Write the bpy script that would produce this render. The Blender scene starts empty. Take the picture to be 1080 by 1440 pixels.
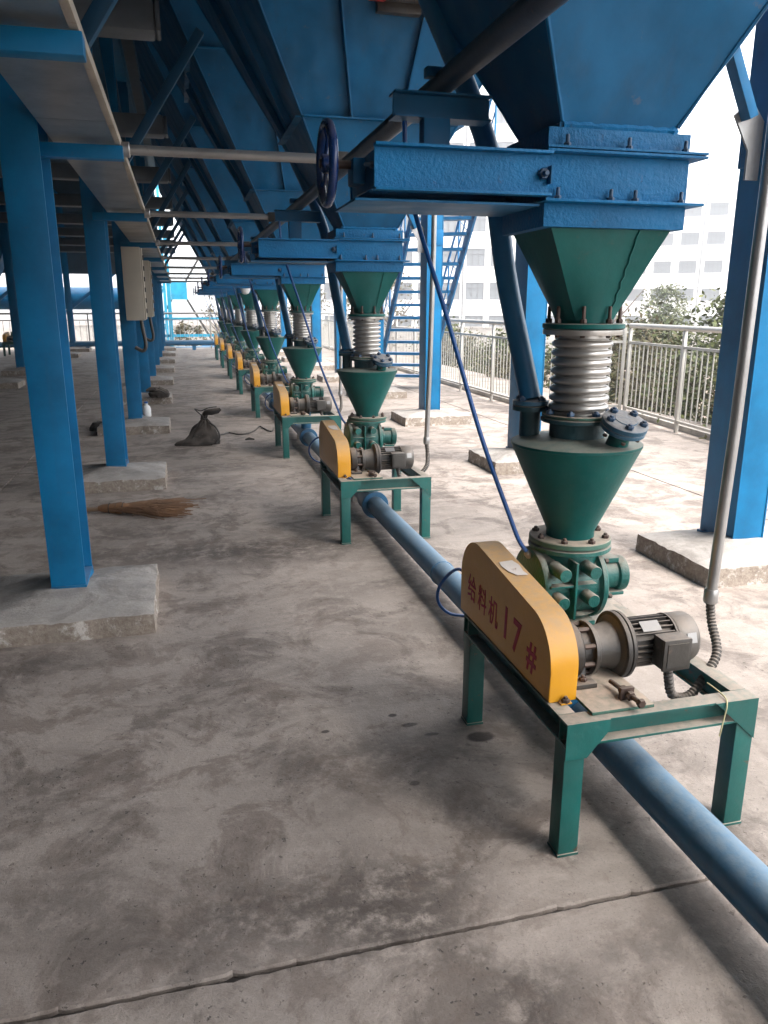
import bpy, bmesh, math, random
from mathutils import Vector, Matrix, noise
R = math.radians
random.seed(7)
scene = bpy.context.scene
col = scene.collection

# ------------------------------------------------------------------ camera
cd = bpy.data.cameras.new('camera')
cam = bpy.data.objects.new('camera', cd); col.objects.link(cam)
cam.location = (0, 0, 1.45)
cam.rotation_euler = (R(90 - 15.03), 0, R(-14.44))
cd.sensor_width = 36; cd.lens = 27.0
cd.clip_start = 0.05; cd.clip_end = 900
scene.camera = cam

# ------------------------------------------------------------------ light
SUN_EL, SUN_AZ = 58, 143          # azimuth clockwise from +Y
EXPOSURE = 2.65
HAZE = 0.0038
w = bpy.data.worlds.new('World'); scene.world = w; w.use_nodes = True
nt = w.node_tree; nt.nodes.clear()
sky = nt.nodes.new('ShaderNodeTexSky'); sky.sky_type = 'NISHITA'; sky.sun_disc = False
sky.sun_elevation = R(SUN_EL); sky.sun_rotation = R(SUN_AZ)
sky.air_density = 1.0; sky.dust_density = 1.2; sky.ozone_density = 1.0
hs = nt.nodes.new('ShaderNodeHueSaturation'); hs.inputs['Saturation'].default_value = 0.12
bg = nt.nodes.new('ShaderNodeBackground'); bg.inputs['Strength'].default_value = 0.15
wo = nt.nodes.new('ShaderNodeOutputWorld')
nt.links.new(sky.outputs[0], hs.inputs['Color']); nt.links.new(hs.outputs[0], bg.inputs[0]); nt.links.new(bg.outputs[0], wo.inputs[0])
sd = bpy.data.lights.new('sun', 'SUN'); sd.energy = 1.3; sd.angle = R(26); sd.color = (1, .96, .9)
so = bpy.data.objects.new('sun', sd); col.objects.link(so)
so.rotation_euler = (R(90 - SUN_EL), 0, R(180 - SUN_AZ))
so.location = (20, -20, 30)
scene.view_settings.view_transform = 'Standard'
scene.view_settings.look = 'None'
scene.view_settings.exposure = EXPOSURE
scene.view_settings.gamma = 1
scene.view_settings.use_curve_mapping = False

# ------------------------------------------------------------------ materials
def ramp(n, l, src, p0, p1, c0=(0, 0, 0, 1), c1=(1, 1, 1, 1)):
    r = n.new('ShaderNodeValToRGB'); r.color_ramp.elements[0].position = p0; r.color_ramp.elements[1].position = p1
    r.color_ramp.elements[0].color = c0; r.color_ramp.elements[1].color = c1
    l.new(src, r.inputs[0]); return r.outputs[0]
def mixc(n, l, f, a, b, mode='MIX'):
    m = n.new('ShaderNodeMix'); m.data_type = 'RGBA'; m.blend_type = mode
    for s, v in ((m.inputs[0], f), (m.inputs[6], a), (m.inputs[7], b)):
        if isinstance(v, (int, float)): s.default_value = v
        elif isinstance(v, tuple): s.default_value = v + (1,) if len(v) == 3 else v
        else: l.new(v, s)
    return m.outputs[2]
def mth(n, l, op, a, b=0.0):
    m = n.new('ShaderNodeMath'); m.operation = op
    for s, v in ((m.inputs[0], a), (m.inputs[1], b)):
        if isinstance(v, (int, float)): s.default_value = v
        else: l.new(v, s)
    return m.outputs[0]
def coords(n, l, world=False):
    """object coordinates shifted by a random amount per object (or world position)"""
    if world:
        return n.new('ShaderNodeNewGeometry').outputs['Position']
    tc = n.new('ShaderNodeTexCoord'); oi = n.new('ShaderNodeObjectInfo')
    v = n.new('ShaderNodeVectorMath'); v.operation = 'ADD'
    s = n.new('ShaderNodeVectorMath'); s.operation = 'SCALE'; s.inputs['Scale'].default_value = 37.0
    cmb = n.new('ShaderNodeCombineXYZ')
    for i in range(3): l.new(oi.outputs['Random'], cmb.inputs[i])
    l.new(cmb.outputs[0], s.inputs[0]); l.new(tc.outputs['Object'], v.inputs[0]); l.new(s.outputs[0], v.inputs[1])
    return v.outputs[0]
def noi(n, l, vec, scale, detail=6, rough=.6, dist=0.0, stretch=None):
    if stretch:
        mp = n.new('ShaderNodeMapping'); mp.inputs['Scale'].default_value = stretch; l.new(vec, mp.inputs[0]); vec = mp.outputs[0]
    t = n.new('ShaderNodeTexNoise'); t.inputs['Scale'].default_value = scale; t.inputs['Detail'].default_value = detail
    t.inputs['Roughness'].default_value = rough; t.inputs['Distortion'].default_value = dist
    l.new(vec, t.inputs['Vector']); return t.outputs[0]
def newmat(name):
    m = bpy.data.materials.new(name); m.use_nodes = True
    n = m.node_tree.nodes; l = m.node_tree.links
    return m, n, l, n['Principled BSDF']
DUST = (.36, .29, .235)
def paint(name, c, rough=.42, dust=.6, metal=0.0, wear=.25, wearcol=(.12, .07, .045), bump=.25, bscale=60, var=.3, streak=0.0, dustc=DUST, spec=.5, wave=0.0):
    m, n, l, p = newmat(name)
    v = coords(n, l)
    n1 = noi(n, l, v, 3.5, 5, .6); n2 = noi(n, l, v, 38, 5, .65)
    dark = tuple(x * (1 - var) for x in c); light = tuple(min(1, x * (1 + var * .4)) for x in c)
    base = mixc(n, l, ramp(n, l, n1, .32, .68), dark, light)
    if streak:
        st = noi(n, l, v, 9, 4, .6, stretch=(1.6, 1.6, .09))
        base = mixc(n, l, mth(n, l, 'MULTIPLY', ramp(n, l, st, .55, .75), streak), base, tuple(x * .55 + .02 for x in c))
    oi_ = n.new('ShaderNodeObjectInfo')
    base = mixc(n, l, mth(n, l, 'MULTIPLY', oi_.outputs['Random'], .22), base, tuple(x * .55 for x in c))
    # chips and rust
    if wear:
        wn = noi(n, l, v, 17, 8, .72)
        f = mth(n, l, 'MULTIPLY', ramp(n, l, wn, .625, .665), wear * 2.2)
        base = mixc(n, l, f, base, wearcol)
    # settled dust on faces that look up
    g = n.new('ShaderNodeNewGeometry'); sp = n.new('ShaderNodeSeparateXYZ'); l.new(g.outputs['Normal'], sp.inputs[0])
    upf = ramp(n, l, sp.outputs[2], .25, .85)
    dn = ramp(n, l, n2, .25, .6)
    df = mth(n, l, 'MULTIPLY', mth(n, l, 'MULTIPLY', upf, mth(n, l, 'ADD', mth(n, l, 'MULTIPLY', dn, .5), .5)), dust)
    thin = mth(n, l, 'MULTIPLY', ramp(n, l, n2, .45, .8), dust * .04)
    df = mth(n, l, 'MAXIMUM', df, thin)
    base = mixc(n, l, df, base, dustc)
    l.new(base, p.inputs['Base Color'])
    rr = mth(n, l, 'ADD', mth(n, l, 'MULTIPLY', df, .45), mth(n, l, 'ADD', mth(n, l, 'MULTIPLY', n2, .2), rough - .1))
    l.new(rr, p.inputs['Roughness'])
    p.inputs['Metallic'].default_value = metal
    p.inputs['Specular IOR Level'].default_value = spec
    if bump:
        b = n.new('ShaderNodeBump'); b.inputs['Strength'].default_value = bump; b.inputs['Distance'].default_value = .004
        l.new(noi(n, l, v, bscale, 4, .6), b.inputs['Height'])
        if wave:
            b2 = n.new('ShaderNodeBump'); b2.inputs['Strength'].default_value = 1; b2.inputs['Distance'].default_value = wave
            l.new(noi(n, l, v, 2.6, 2, .5), b2.inputs['Height']); l.new(b2.outputs[0], b.inputs['Normal'])
        l.new(b.outputs[0], p.inputs['Normal'])
    return m
BLUE = (.010, .150, .400)
M = {}
M['blue'] = paint('blue_column_paint', (.001, .150, .335), .46, .25, wear=.08, streak=.35, bump=.2, bscale=22, spec=.25, wave=.006)
M['hopper'] = paint('blue_hopper_paint', (.001, .115, .265), .5, .4, wear=.10, wearcol=(.22, .13, .07), bump=.25, bscale=14, streak=.45, spec=.25, wave=.05)
M['gate'] = paint('blue_brushed_paint', (.001, .135, .320), .5, .05, wear=.10, bump=1.0, bscale=75, var=.3, spec=.22)
M['green'] = paint('green_enamel', (.001, .090, .082), .40, .5, wear=.07, bump=.25, bscale=30, streak=.45, spec=.2)
M['casting'] = paint('green_cast_iron', (.002, .110, .094), .40, .75, wear=.34, wearcol=(.06, .045, .035), bump=.7, bscale=90)
M['stand'] = paint('green_stand_paint', (.002, .098, .086), .42, .95, wear=.45, wearcol=(.10, .055, .035), bump=.2, streak=.3)
M['yellow'] = paint('yellow_guard_paint', (.66, .30, .010), .40, .85, wear=.10, wearcol=(.2, .1, .04), bump=.12, var=.12, dustc=(.40, .27, .16))
M['motor'] = paint('grey_motor_paint', (.046, .041, .036), .42, .55, wear=.15, bump=.3)
M['motordark'] = paint('dark_motor_paint', (.026, .022, .019), .5, .55, wear=.2, bump=.4)
M['fan'] = paint('pale_fan_cover', (.125, .115, .105), .42, .5, metal=.4, wear=.12, bump=.15)
M['steel'] = paint('bellows_stainless', (.50, .485, .46), .34, .3, metal=.8, wear=.08, wearcol=(.2, .13, .08), bump=.12, var=.2)
M['galv'] = paint('galvanised_pipe', (.40, .39, .38), .36, .35, metal=.6, wear=.12, wearcol=(.2, .15, .11), bump=.15, var=.25)
M['tray'] = paint('galvanised_sheet', (.44, .42, .38), .33, .9, metal=.75, wear=.08, bump=.15, bscale=9, var=.4)
M['bolt'] = paint('rusty_bolt', (.075, .045, .035), .55, .4, metal=.4, wear=.4, bump=.3)
M['boltblue'] = paint('painted_bolt', (.02, .06, .12), .45, .3, metal=.2, wear=.3, bump=.3)
M['flange'] = paint('dusty_flange', (.04, .115, .085), .5, .95, wear=.3, bump=.3, dustc=(.42, .32, .25))
M['navy'] = paint('navy_wheel_paint', (.004, .030, .130), .25, .2, wear=.06, bump=.1)
M['pipe'] = paint('blue_grey_pipe', (.012, .130, .270), .36, .62, wear=.14, bump=.2, dustc=(.24, .28, .30), streak=.2)
M['hose'] = paint('blue_hose', (.006, .085, .320), .3, .25, wear=0, bump=0, var=.1)
M['flex'] = paint('flex_conduit', (.075, .068, .062), .5, .5, metal=.2, wear=.1, bump=.2)
M['black'] = paint('black_cable', (.02, .02, .02), .5, .4, wear=0, bump=.1)
M['rail'] = paint('pale_rail_steel', (.50, .48, .44), .38, .3, metal=.35, wear=.1, bump=0, var=.15)
M['cabinet'] = paint('beige_cabinet', (.50, .45, .37), .45, .4, wear=.08, bump=.05, var=.08)
M['white'] = paint('white_plastic', (.75, .75, .74), .4, .2, wear=0, bump=0, var=.08)
M['red'] = paint('red_paint', (.42, .012, .012), .35, .3, wear=.1, bump=.1)
M['lettering'] = paint('red_stencil_paint', (.50, .016, .040), .6, .05, wear=.25, wearcol=(.55, .26, .03), bump=0, var=.2)
M['paper'] = paint('torn_paper', (.62, .55, .50), .8, .15, wear=.45, wearcol=(.35, .25, .2), bump=.2, var=.25)
M['plate'] = paint('nameplate_metal', (.26, .25, .24), .35, .15, metal=.6, wear=.3, wearcol=(.1, .1, .1), bump=.1)
M['twine'] = paint('yellow_twine', (.70, .62, .35), .8, .1, wear=0, bump=0)
M['roof'] = paint('roof_sheet', (.05, .09, .13), .6, .2, wear=.1, bump=.1)
M['stair'] = paint('light_blue_stair_paint', (.012, .19, .43), .4, .5, wear=.05, bump=0)
M['cyan'] = paint('cyan_far_paint', (.02, .33, .52), .45, .3, wear=.03, bump=0)
M['bagcloth'] = paint('brown_bag_cloth', (.030, .022, .017), .85, .25, wear=.25, wearcol=(.13, .09, .065), bump=.9, bscale=40, var=.5)
M['bagstrap'] = paint('black_strap', (.012, .011, .010), .7, .2, wear=0, bump=.2)
M['straw'] = paint('broom_straw', (.20, .092, .036), .8, .1, wear=.3, wearcol=(.12, .055, .025), bump=0, var=.5)
M['wood'] = paint('old_wood', (.16, .10, .06), .75, .3, wear=.3, bump=.4)
M['wall'] = paint('white_facade', (.80, .79, .77), .8, .05, wear=0, bump=0, var=.05)
M['frame'] = paint('window_frame', (.10, .10, .105), .5, 0, wear=0, bump=0, var=.05)
M['bark'] = paint('bark', (.11, .08, .06), .85, .1, wear=.2, bump=.5, bscale=30)

def concrete(name, base=(.362, .304, .264), stain=(.105, .083, .070), world=True, floor=False, strength=.5):
    m, n, l, p = newmat(name)
    v = coords(n, l, world)
    # broad tone, trowel sweeps, blotches, fine grain
    broad = noi(n, l, v, .55, 4, .55, .6)
    sweep = noi(n, l, v, 1.7, 7, .62, 1.8, stretch=(.55, 1.5, 1))
    blot = noi(n, l, v, 2.6, 9, .68, .7)
    grain = noi(n, l, v, 75, 5, .75)
    fine = noi(n, l, v, 14, 6, .72)
    c = mixc(n, l, ramp(n, l, broad, .30, .70), tuple(x * .80 for x in base), tuple(min(1, x * 1.13) for x in base))
    c = mixc(n, l, mth(n, l, 'MULTIPLY', ramp(n, l, sweep, .46, .60), .60), c, tuple(x * .62 for x in base))
    c = mixc(n, l, mth(n, l, 'MULTIPLY', ramp(n, l, blot, .50, .60), .70), c, stain)
    c = mixc(n, l, mth(n, l, 'MULTIPLY', ramp(n, l, fine, .50, .72), .5), c, tuple(min(1, x * 1.3) for x in base))
    c = mixc(n, l, mth(n, l, 'MULTIPLY', ramp(n, l, grain, .35, .75), .30), c, tuple(x * .5 for x in base))
    hgt = mth(n, l, 'ADD', mth(n, l, 'MULTIPLY', grain, .35), mth(n, l, 'ADD', mth(n, l, 'MULTIPLY', fine, .6), mth(n, l, 'MULTIPLY', blot, 1.2)))
    if floor:
        # worn-in dark patches, oil drips and painted stand shadows with a place of their own: (x, y, radius x, radius y, strength)
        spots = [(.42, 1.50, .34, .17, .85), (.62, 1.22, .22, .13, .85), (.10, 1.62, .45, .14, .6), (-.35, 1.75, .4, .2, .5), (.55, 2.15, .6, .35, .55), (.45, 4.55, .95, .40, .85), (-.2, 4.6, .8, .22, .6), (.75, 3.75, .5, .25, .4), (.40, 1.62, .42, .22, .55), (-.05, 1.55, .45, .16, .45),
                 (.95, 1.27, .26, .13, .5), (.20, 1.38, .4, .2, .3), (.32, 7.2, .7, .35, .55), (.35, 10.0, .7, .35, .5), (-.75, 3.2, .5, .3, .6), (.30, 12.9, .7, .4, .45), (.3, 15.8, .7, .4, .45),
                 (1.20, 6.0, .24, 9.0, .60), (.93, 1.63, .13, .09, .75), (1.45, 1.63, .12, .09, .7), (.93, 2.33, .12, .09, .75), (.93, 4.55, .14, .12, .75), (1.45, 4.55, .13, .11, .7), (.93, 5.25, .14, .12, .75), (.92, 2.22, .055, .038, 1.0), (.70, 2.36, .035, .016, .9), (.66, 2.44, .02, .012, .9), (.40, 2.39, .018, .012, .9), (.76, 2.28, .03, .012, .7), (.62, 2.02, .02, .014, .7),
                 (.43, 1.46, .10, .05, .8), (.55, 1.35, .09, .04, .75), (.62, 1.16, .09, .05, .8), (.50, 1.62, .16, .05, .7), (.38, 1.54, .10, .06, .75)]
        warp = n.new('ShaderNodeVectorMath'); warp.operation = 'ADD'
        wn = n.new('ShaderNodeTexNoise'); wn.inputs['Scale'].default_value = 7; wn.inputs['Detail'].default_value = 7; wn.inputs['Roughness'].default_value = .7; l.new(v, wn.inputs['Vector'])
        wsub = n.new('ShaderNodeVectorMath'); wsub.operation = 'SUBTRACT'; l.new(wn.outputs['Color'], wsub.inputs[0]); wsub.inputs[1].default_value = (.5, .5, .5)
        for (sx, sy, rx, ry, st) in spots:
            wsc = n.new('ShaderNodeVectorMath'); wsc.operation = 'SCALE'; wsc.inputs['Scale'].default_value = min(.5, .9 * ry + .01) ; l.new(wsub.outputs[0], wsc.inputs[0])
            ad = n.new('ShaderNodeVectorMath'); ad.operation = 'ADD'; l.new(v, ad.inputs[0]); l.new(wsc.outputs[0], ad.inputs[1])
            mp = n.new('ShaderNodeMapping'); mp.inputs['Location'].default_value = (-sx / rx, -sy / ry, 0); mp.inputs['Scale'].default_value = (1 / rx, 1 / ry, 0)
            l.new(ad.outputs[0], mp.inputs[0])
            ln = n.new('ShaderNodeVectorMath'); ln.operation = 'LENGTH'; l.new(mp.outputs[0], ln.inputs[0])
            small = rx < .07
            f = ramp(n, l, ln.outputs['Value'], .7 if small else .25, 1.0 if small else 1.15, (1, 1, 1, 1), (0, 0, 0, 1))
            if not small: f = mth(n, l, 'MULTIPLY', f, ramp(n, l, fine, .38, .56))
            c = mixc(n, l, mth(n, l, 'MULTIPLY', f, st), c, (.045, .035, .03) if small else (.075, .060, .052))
        pitn = noi(n, l, v, 46, 3, .55)
        pit = mth(n, l, 'MULTIPLY', ramp(n, l, pitn, .645, .68), ramp(n, l, blot, .40, .60))
        c = mixc(n, l, mth(n, l, 'MULTIPLY', pit, .8), c, (.05, .042, .038))
        patch = noi(n, l, v, 4.2, 9, .72, .5)
        pm_ = mth(n, l, 'MULTIPLY', ramp(n, l, patch, .51, .57), ramp(n, l, broad, .36, .55))
        c = mixc(n, l, mth(n, l, 'MULTIPLY', pm_, .50), c, (.120, .086, .068))
        pale = mth(n, l, 'MULTIPLY', ramp(n, l, noi(n, l, v, 8.5, 8, .75, .8), .55, .63), .30)
        c = mixc(n, l, mth(n, l, 'MULTIPLY', pale, ramp(n, l, broad, .42, .62)), c, (.40, .345, .31))
        spk = noi(n, l, v, 190, 2, .6)
        c = mixc(n, l, mth(n, l, 'MULTIPLY', ramp(n, l, spk, .58, .72), .45), c, (.09, .075, .068))
        hgt = mth(n, l, 'SUBTRACT', hgt, mth(n, l, 'MULTIPLY', pit, .8))
        # hairline cracks
        vo = n.new('ShaderNodeTexVoronoi'); vo.feature = 'DISTANCE_TO_EDGE'; vo.inputs['Scale'].default_value = .36
        w2 = n.new('ShaderNodeVectorMath'); w2.operation = 'SCALE'; w2.inputs['Scale'].default_value = .35; l.new(wsub.outputs[0], w2.inputs[0])
        a2 = n.new('ShaderNodeVectorMath'); a2.operation = 'ADD'; l.new(v, a2.inputs[0]); l.new(w2.outputs[0], a2.inputs[1]); l.new(a2.outputs[0], vo.inputs['Vector'])
        ck = ramp(n, l, vo.outputs['Distance'], .0006, .0022, (1, 1, 1, 1), (0, 0, 0, 1))
        ck = mth(n, l, 'MULTIPLY', ck, ramp(n, l, broad, .48, .58))
        c = mixc(n, l, mth(n, l, 'MULTIPLY', ck, .12), c, (.07, .06, .055))
        hgt = mth(n, l, 'SUBTRACT', hgt, mth(n, l, 'MULTIPLY', ck, .15))
    l.new(c, p.inputs['Base Color'])
    l.new(mth(n, l, 'ADD', mth(n, l, 'MULTIPLY', grain, .2), .66), p.inputs['Roughness'])
    p.inputs['Specular IOR Level'].default_value = .35
    b = n.new('ShaderNodeBump'); b.inputs['Strength'].default_value = strength; b.inputs['Distance'].default_value = .012
    l.new(hgt, b.inputs['Height']); l.new(b.outputs[0], p.inputs['Normal'])
    return m
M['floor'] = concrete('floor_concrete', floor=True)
M['pedestal'] = concrete('pedestal_concrete', (.40, .365, .33), (.22, .19, .165))
def broken_sides(m):
    n = m.node_tree.nodes; l = m.node_tree.links; p = n['Principled BSDF']
    src = p.inputs['Base Color'].links[0].from_socket
    tc = n.new('ShaderNodeNewGeometry'); v = tc.outputs['Position']
    sp = n.new('ShaderNodeSeparateXYZ'); l.new(tc.outputs['True Normal'], sp.inputs[0])
    side = ramp(n, l, sp.outputs[2], .35, .65, (1, 1, 1, 1), (0, 0, 0, 1))
    nn_ = noi(n, l, v, 13, 8, .75, .1)
    brown = mixc(n, l, ramp(n, l, noi(n, l, v, 40, 5, .7), .35, .65), (.16, .115, .085), (.30, .25, .20))
    white = mth(n, l, 'MULTIPLY', ramp(n, l, nn_, .53, .62), .7)
    sidec = mixc(n, l, white, brown, (.62, .58, .54))
    l.new(mixc(n, l, mth(n, l, 'MULTIPLY', side, .8), src, sidec), p.inputs['Base Color'])
M['footing'] = concrete('footing_concrete', (.37, .335, .305), (.19, .165, .145), strength=.8); broken_sides(M['footing'])
M['joint'] = concrete('joint_dirt', (.055, .045, .04), (.03, .025, .022))
M['beam'] = paint('grey_beam_paint', (.13, .15, .17), .5, .4, metal=.3, wear=.1, bump=.1)
M['brace'] = paint('blue_brace_paint_shaded', (.004, .060, .125), .5, .4, wear=.1, bump=.1)  # blue darkened so the braces' shade sits in the colour
M['header'] = paint('dull_dark_pipe', (.055, .066, .085), .45, .4, metal=.3, wear=.25, bump=.2)
M['lip'] = paint('dusty_tray_lip', (.42, .37, .30), .6, .4, wear=.25, wearcol=(.2, .13, .08), bump=.2)
M['neck'] = paint('dirty_neck_paint', (.006, .050, .062), .55, .8, wear=.35, wearcol=(.03, .022, .02), bump=.6, bscale=50)
M['blind'] = paint('grey_blue_flange_paint', (.014, .085, .150), .45, .6, wear=.2, bump=.8, bscale=60)
M['kerb'] = concrete('kerb_concrete', (.42, .39, .35), (.25, .22, .2))
M['soil'] = concrete('dry_soil', (.21, .155, .115), (.11, .095, .05))

def leafmat(name, a, b):
    m, n, l, p = newmat(name)
    v = coords(n, l)
    c = mixc(n, l, ramp(n, l, noi(n, l, v, 2.2, 4, .6), .35, .65), a, b)
    l.new(c, p.inputs['Base Color']); p.inputs['Roughness'].default_value = .7
    return m
M['leaf'] = leafmat('shrub_leaf', (.026, .045, .006), (.085, .090, .016))
M['leafdry'] = leafmat('dry_leaf', (.085, .055, .022), (.055, .062, .016))
M['leafpine'] = leafmat('cypress_leaf', (.030, .045, .028), (.055, .068, .04))
M['grass'] = leafmat('dry_grass', (.13, .10, .055), (.07, .07, .03))
def glassmat():
    m, n, l, p = newmat('window_glass')
    p.inputs['Base Color'].default_value = (.15, .16, .17, 1); p.inputs['Roughness'].default_value = .25; p.inputs['Specular IOR Level'].default_value = .25
    return m
M['glass'] = glassmat()

# ------------------------------------------------------------------ mesh builder
ORG = [Vector((0, 0, 0))]
class MB:
    def __init__(s): s.bm = bmesh.new()
    def _add(s, verts, faces):
        vs = [s.bm.verts.new(v) for v in verts]
        fs = []
        for f in faces:
            try: fs.append(s.bm.faces.new([vs[i] for i in f]))
            except ValueError: pass
        return vs, fs
    def box(s, x0, x1, y0, y1, z0, z1, bev=0.0, mat=None):
        v = [Vector((x, y, z)) for z in (z0, z1) for x, y in ((x0, y0), (x1, y0), (x1, y1), (x0, y1))]
        if mat: v = [mat @ p for p in v]
        vs, fs = s._add(v, [(3, 2, 1, 0), (4, 5, 6, 7), (0, 1, 5, 4), (1, 2, 6, 5), (2, 3, 7, 6), (3, 0, 4, 7)])
        if bev:
            es = list({e for f in fs for e in f.edges})
            bmesh.ops.bevel(s.bm, geom=es, offset=bev, segments=2, profile=.6, affect='EDGES')
        return s
    def obox(s, p0, p1, wid, hgt, bev=0.0, up=(0, 0, 1)):
        """bar of rectangular section between two points"""
        p0, p1 = Vector(p0), Vector(p1); d = (p1 - p0); L = d.length; d.normalize()
        u = Vector(up)
        if abs(u.dot(d)) > .99: u = Vector((0, 1, 0))
        a = d.cross(u).normalized(); b = a.cross(d).normalized()
        m = Matrix((a, d, b)).transposed().to_4x4(); m.translation = p0
        return s.box(-wid / 2, wid / 2, 0, L, -hgt / 2, hgt / 2, bev, m)
    def cyl(s, p0, p1, r0, r1=None, seg=20, cap=True):
        r1 = r0 if r1 is None else r1
        return s.lathe([(r0, 0), (r1, (Vector(p1) - Vector(p0)).length)], p0, Vector(p1) - Vector(p0), seg, cap)
    def lathe(s, prof, origin=(0, 0, 0), axis=(0, 0, 1), seg=24, cap=True, squash=None):
        o = Vector(origin); d = Vector(axis).normalized()
        u = Vector((0, 0, 1)) if abs(d.z) < .9 else Vector((1, 0, 0))
        a = d.cross(u).normalized(); b = d.cross(a).normalized()
        rings = []
        for r, h in prof:
            rings.append([s.bm.verts.new(o + d * h + (a * math.cos(t) + b * math.sin(t)) * r) for t in (2 * math.pi * k / seg for k in range(seg))])
        for i in range(len(rings) - 1):
            for k in range(seg):
                k2 = (k + 1) % seg
                s.bm.faces.new((rings[i][k], rings[i + 1][k], rings[i + 1][k2], rings[i][k2]))
        if cap:
            s.bm.faces.new(rings[0]); s.bm.faces.new(rings[-1][::-1])
        return s
    def tube(s, pts, r, seg=10, cap=True, rfun=None):
        pts = [Vector(p) for p in pts]; n = len(pts); rings = []
        t0 = (pts[1] - pts[0]).normalized()
        u = Vector((0, 0, 1)) if abs(t0.z) < .9 else Vector((1, 0, 0))
        a = t0.cross(u).normalized()
        for i, p in enumerate(pts):
            t = (pts[min(i + 1, n - 1)] - pts[max(i - 1, 0)]).normalized()
            a = (a - t * a.dot(t)).normalized(); b = t.cross(a)
            rr = rfun(i) if rfun else r
            rings.append([s.bm.verts.new(p + (a * math.cos(q) + b * math.sin(q)) * rr) for q in (2 * math.pi * k / seg for k in range(seg))])
        for i in range(n - 1):
            for k in range(seg):
                k2 = (k + 1) % seg
                s.bm.faces.new((rings[i][k], rings[i][k2], rings[i + 1][k2], rings[i + 1][k]))
        if cap: s.bm.faces.new(rings[0][::-1]); s.bm.faces.new(rings[-1])
        return s
    def prism(s, poly, fn, d0, d1, bev=0.0):
        """poly in 2D, fn(u, v, d) -> point, extruded from d0 to d1"""
        n = len(poly)
        v = [fn(u, w_, d0) for u, w_ in poly] + [fn(u, w_, d1) for u, w_ in poly]
        f = [tuple(range(n - 1, -1, -1)), tuple(range(n, 2 * n))] + [(i, (i + 1) % n, n + (i + 1) % n, n + i) for i in range(n)]
        vs, fs = s._add(v, f)
        if bev:
            es = list({e for q in fs[:2] for e in q.edges})
            bmesh.ops.bevel(s.bm, geom=es, offset=bev, segments=2, profile=.6, affect='EDGES')
        return s
    def torus(s, c, axis, Rr, r, seg=40, rs=10):
        c = Vector(c); d = Vector(axis).normalized()
        u = Vector((0, 0, 1)) if abs(d.z) < .9 else Vector((1, 0, 0))
        a = d.cross(u).normalized(); b = d.cross(a).normalized(); rings = []
        for i in range(seg):
            t = 2 * math.pi * i / seg; e = a * math.cos(t) + b * math.sin(t)
            rings.append([s.bm.verts.new(c + e * (Rr + r * math.cos(q)) + d * r * math.sin(q)) for q in (2 * math.pi * k / rs for k in range(rs))])
        for i in range(seg):
            for k in range(rs):
                s.bm.faces.new((rings[i][k], rings[(i + 1) % seg][k], rings[(i + 1) % seg][(k + 1) % rs], rings[i][(k + 1) % rs]))
        return s
    def hexbolt(s, p, axis, r=.011, h=.010, stud=0.0, sr=None):
        p = Vector(p); d = Vector(axis).normalized()
        s.lathe([(r * .97, 0), (r, h * .15), (r, h * .8), (r * .85, h)], p, d, 6)
        if stud: s.lathe([(sr or r * .55, 0), (sr or r * .55, stud), ((sr or r * .55) * .7, stud + .003)], p + d * h, d, 8)
        return s
    def mesh(s, name, mat, smooth=40):
        bmesh.ops.recalc_face_normals(s.bm, faces=s.bm.faces[:])
        o = ORG[0]
        for v in s.bm.verts: v.co -= o
        me = bpy.data.meshes.new(name); s.bm.to_mesh(me); s.bm.free()
        me.materials.append(mat)
        if smooth:
            me.polygons.foreach_set('use_smooth', [True] * len(me.polygons))
            me.set_sharp_from_angle(angle=R(smooth))
        return me
    def build(s, name, mat, parent=None, smooth=40):
        o = bpy.data.objects.new(name, s.mesh(name, M[mat] if isinstance(mat, str) else mat, smooth))
        col.objects.link(o)
        if parent is not None: o.parent = parent
        return o
def tag(o, label=None, cat=None, group=None, kind=None):
    if label: o['label'] = label
    if cat: o['category'] = cat
    if group: o['group'] = group
    if kind: o['kind'] = kind
    return o
def thing(name, loc, label=None, cat=None, group=None):
    """Empty at the base; parts built afterwards are made relative to it"""
    o = bpy.data.objects.new(name, None); col.objects.link(o); o.location = loc; o.empty_display_size = .1
    ORG[0] = Vector(loc)
    return tag(o, label, cat, group)
def single(name, mb, mat, loc, label, cat, group=None, kind=None, smooth=40):
    ORG[0] = Vector(loc)
    o = mb.build(name, mat, None, smooth); o.location = loc; ORG[0] = Vector((0, 0, 0))
    return tag(o, label, cat, group, kind)
def part_at(name, me, parent, p, rot=None):
    o = bpy.data.objects.new(name, me); col.objects.link(o); o.parent = parent; o.location = p
    if rot: o.rotation_euler = rot
    return o
KEEP = ('kind',)
def copy_tree(o, parent=None):
    c = o.copy(); col.objects.link(c); c.parent = parent
    for ch in list(o.children): copy_tree(ch, c)
    return c
def dup(o, delta, label, group=None):
    c = copy_tree(o); c.location = o.location + Vector(delta); c['label'] = label
    if group: c['group'] = group
    return c
ORDN = ['first', 'second', 'third', 'fourth', 'fifth', 'sixth', 'seventh', 'eighth', 'ninth', 'tenth', 'eleventh']
PITCH = 2.92
NF = 8

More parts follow.
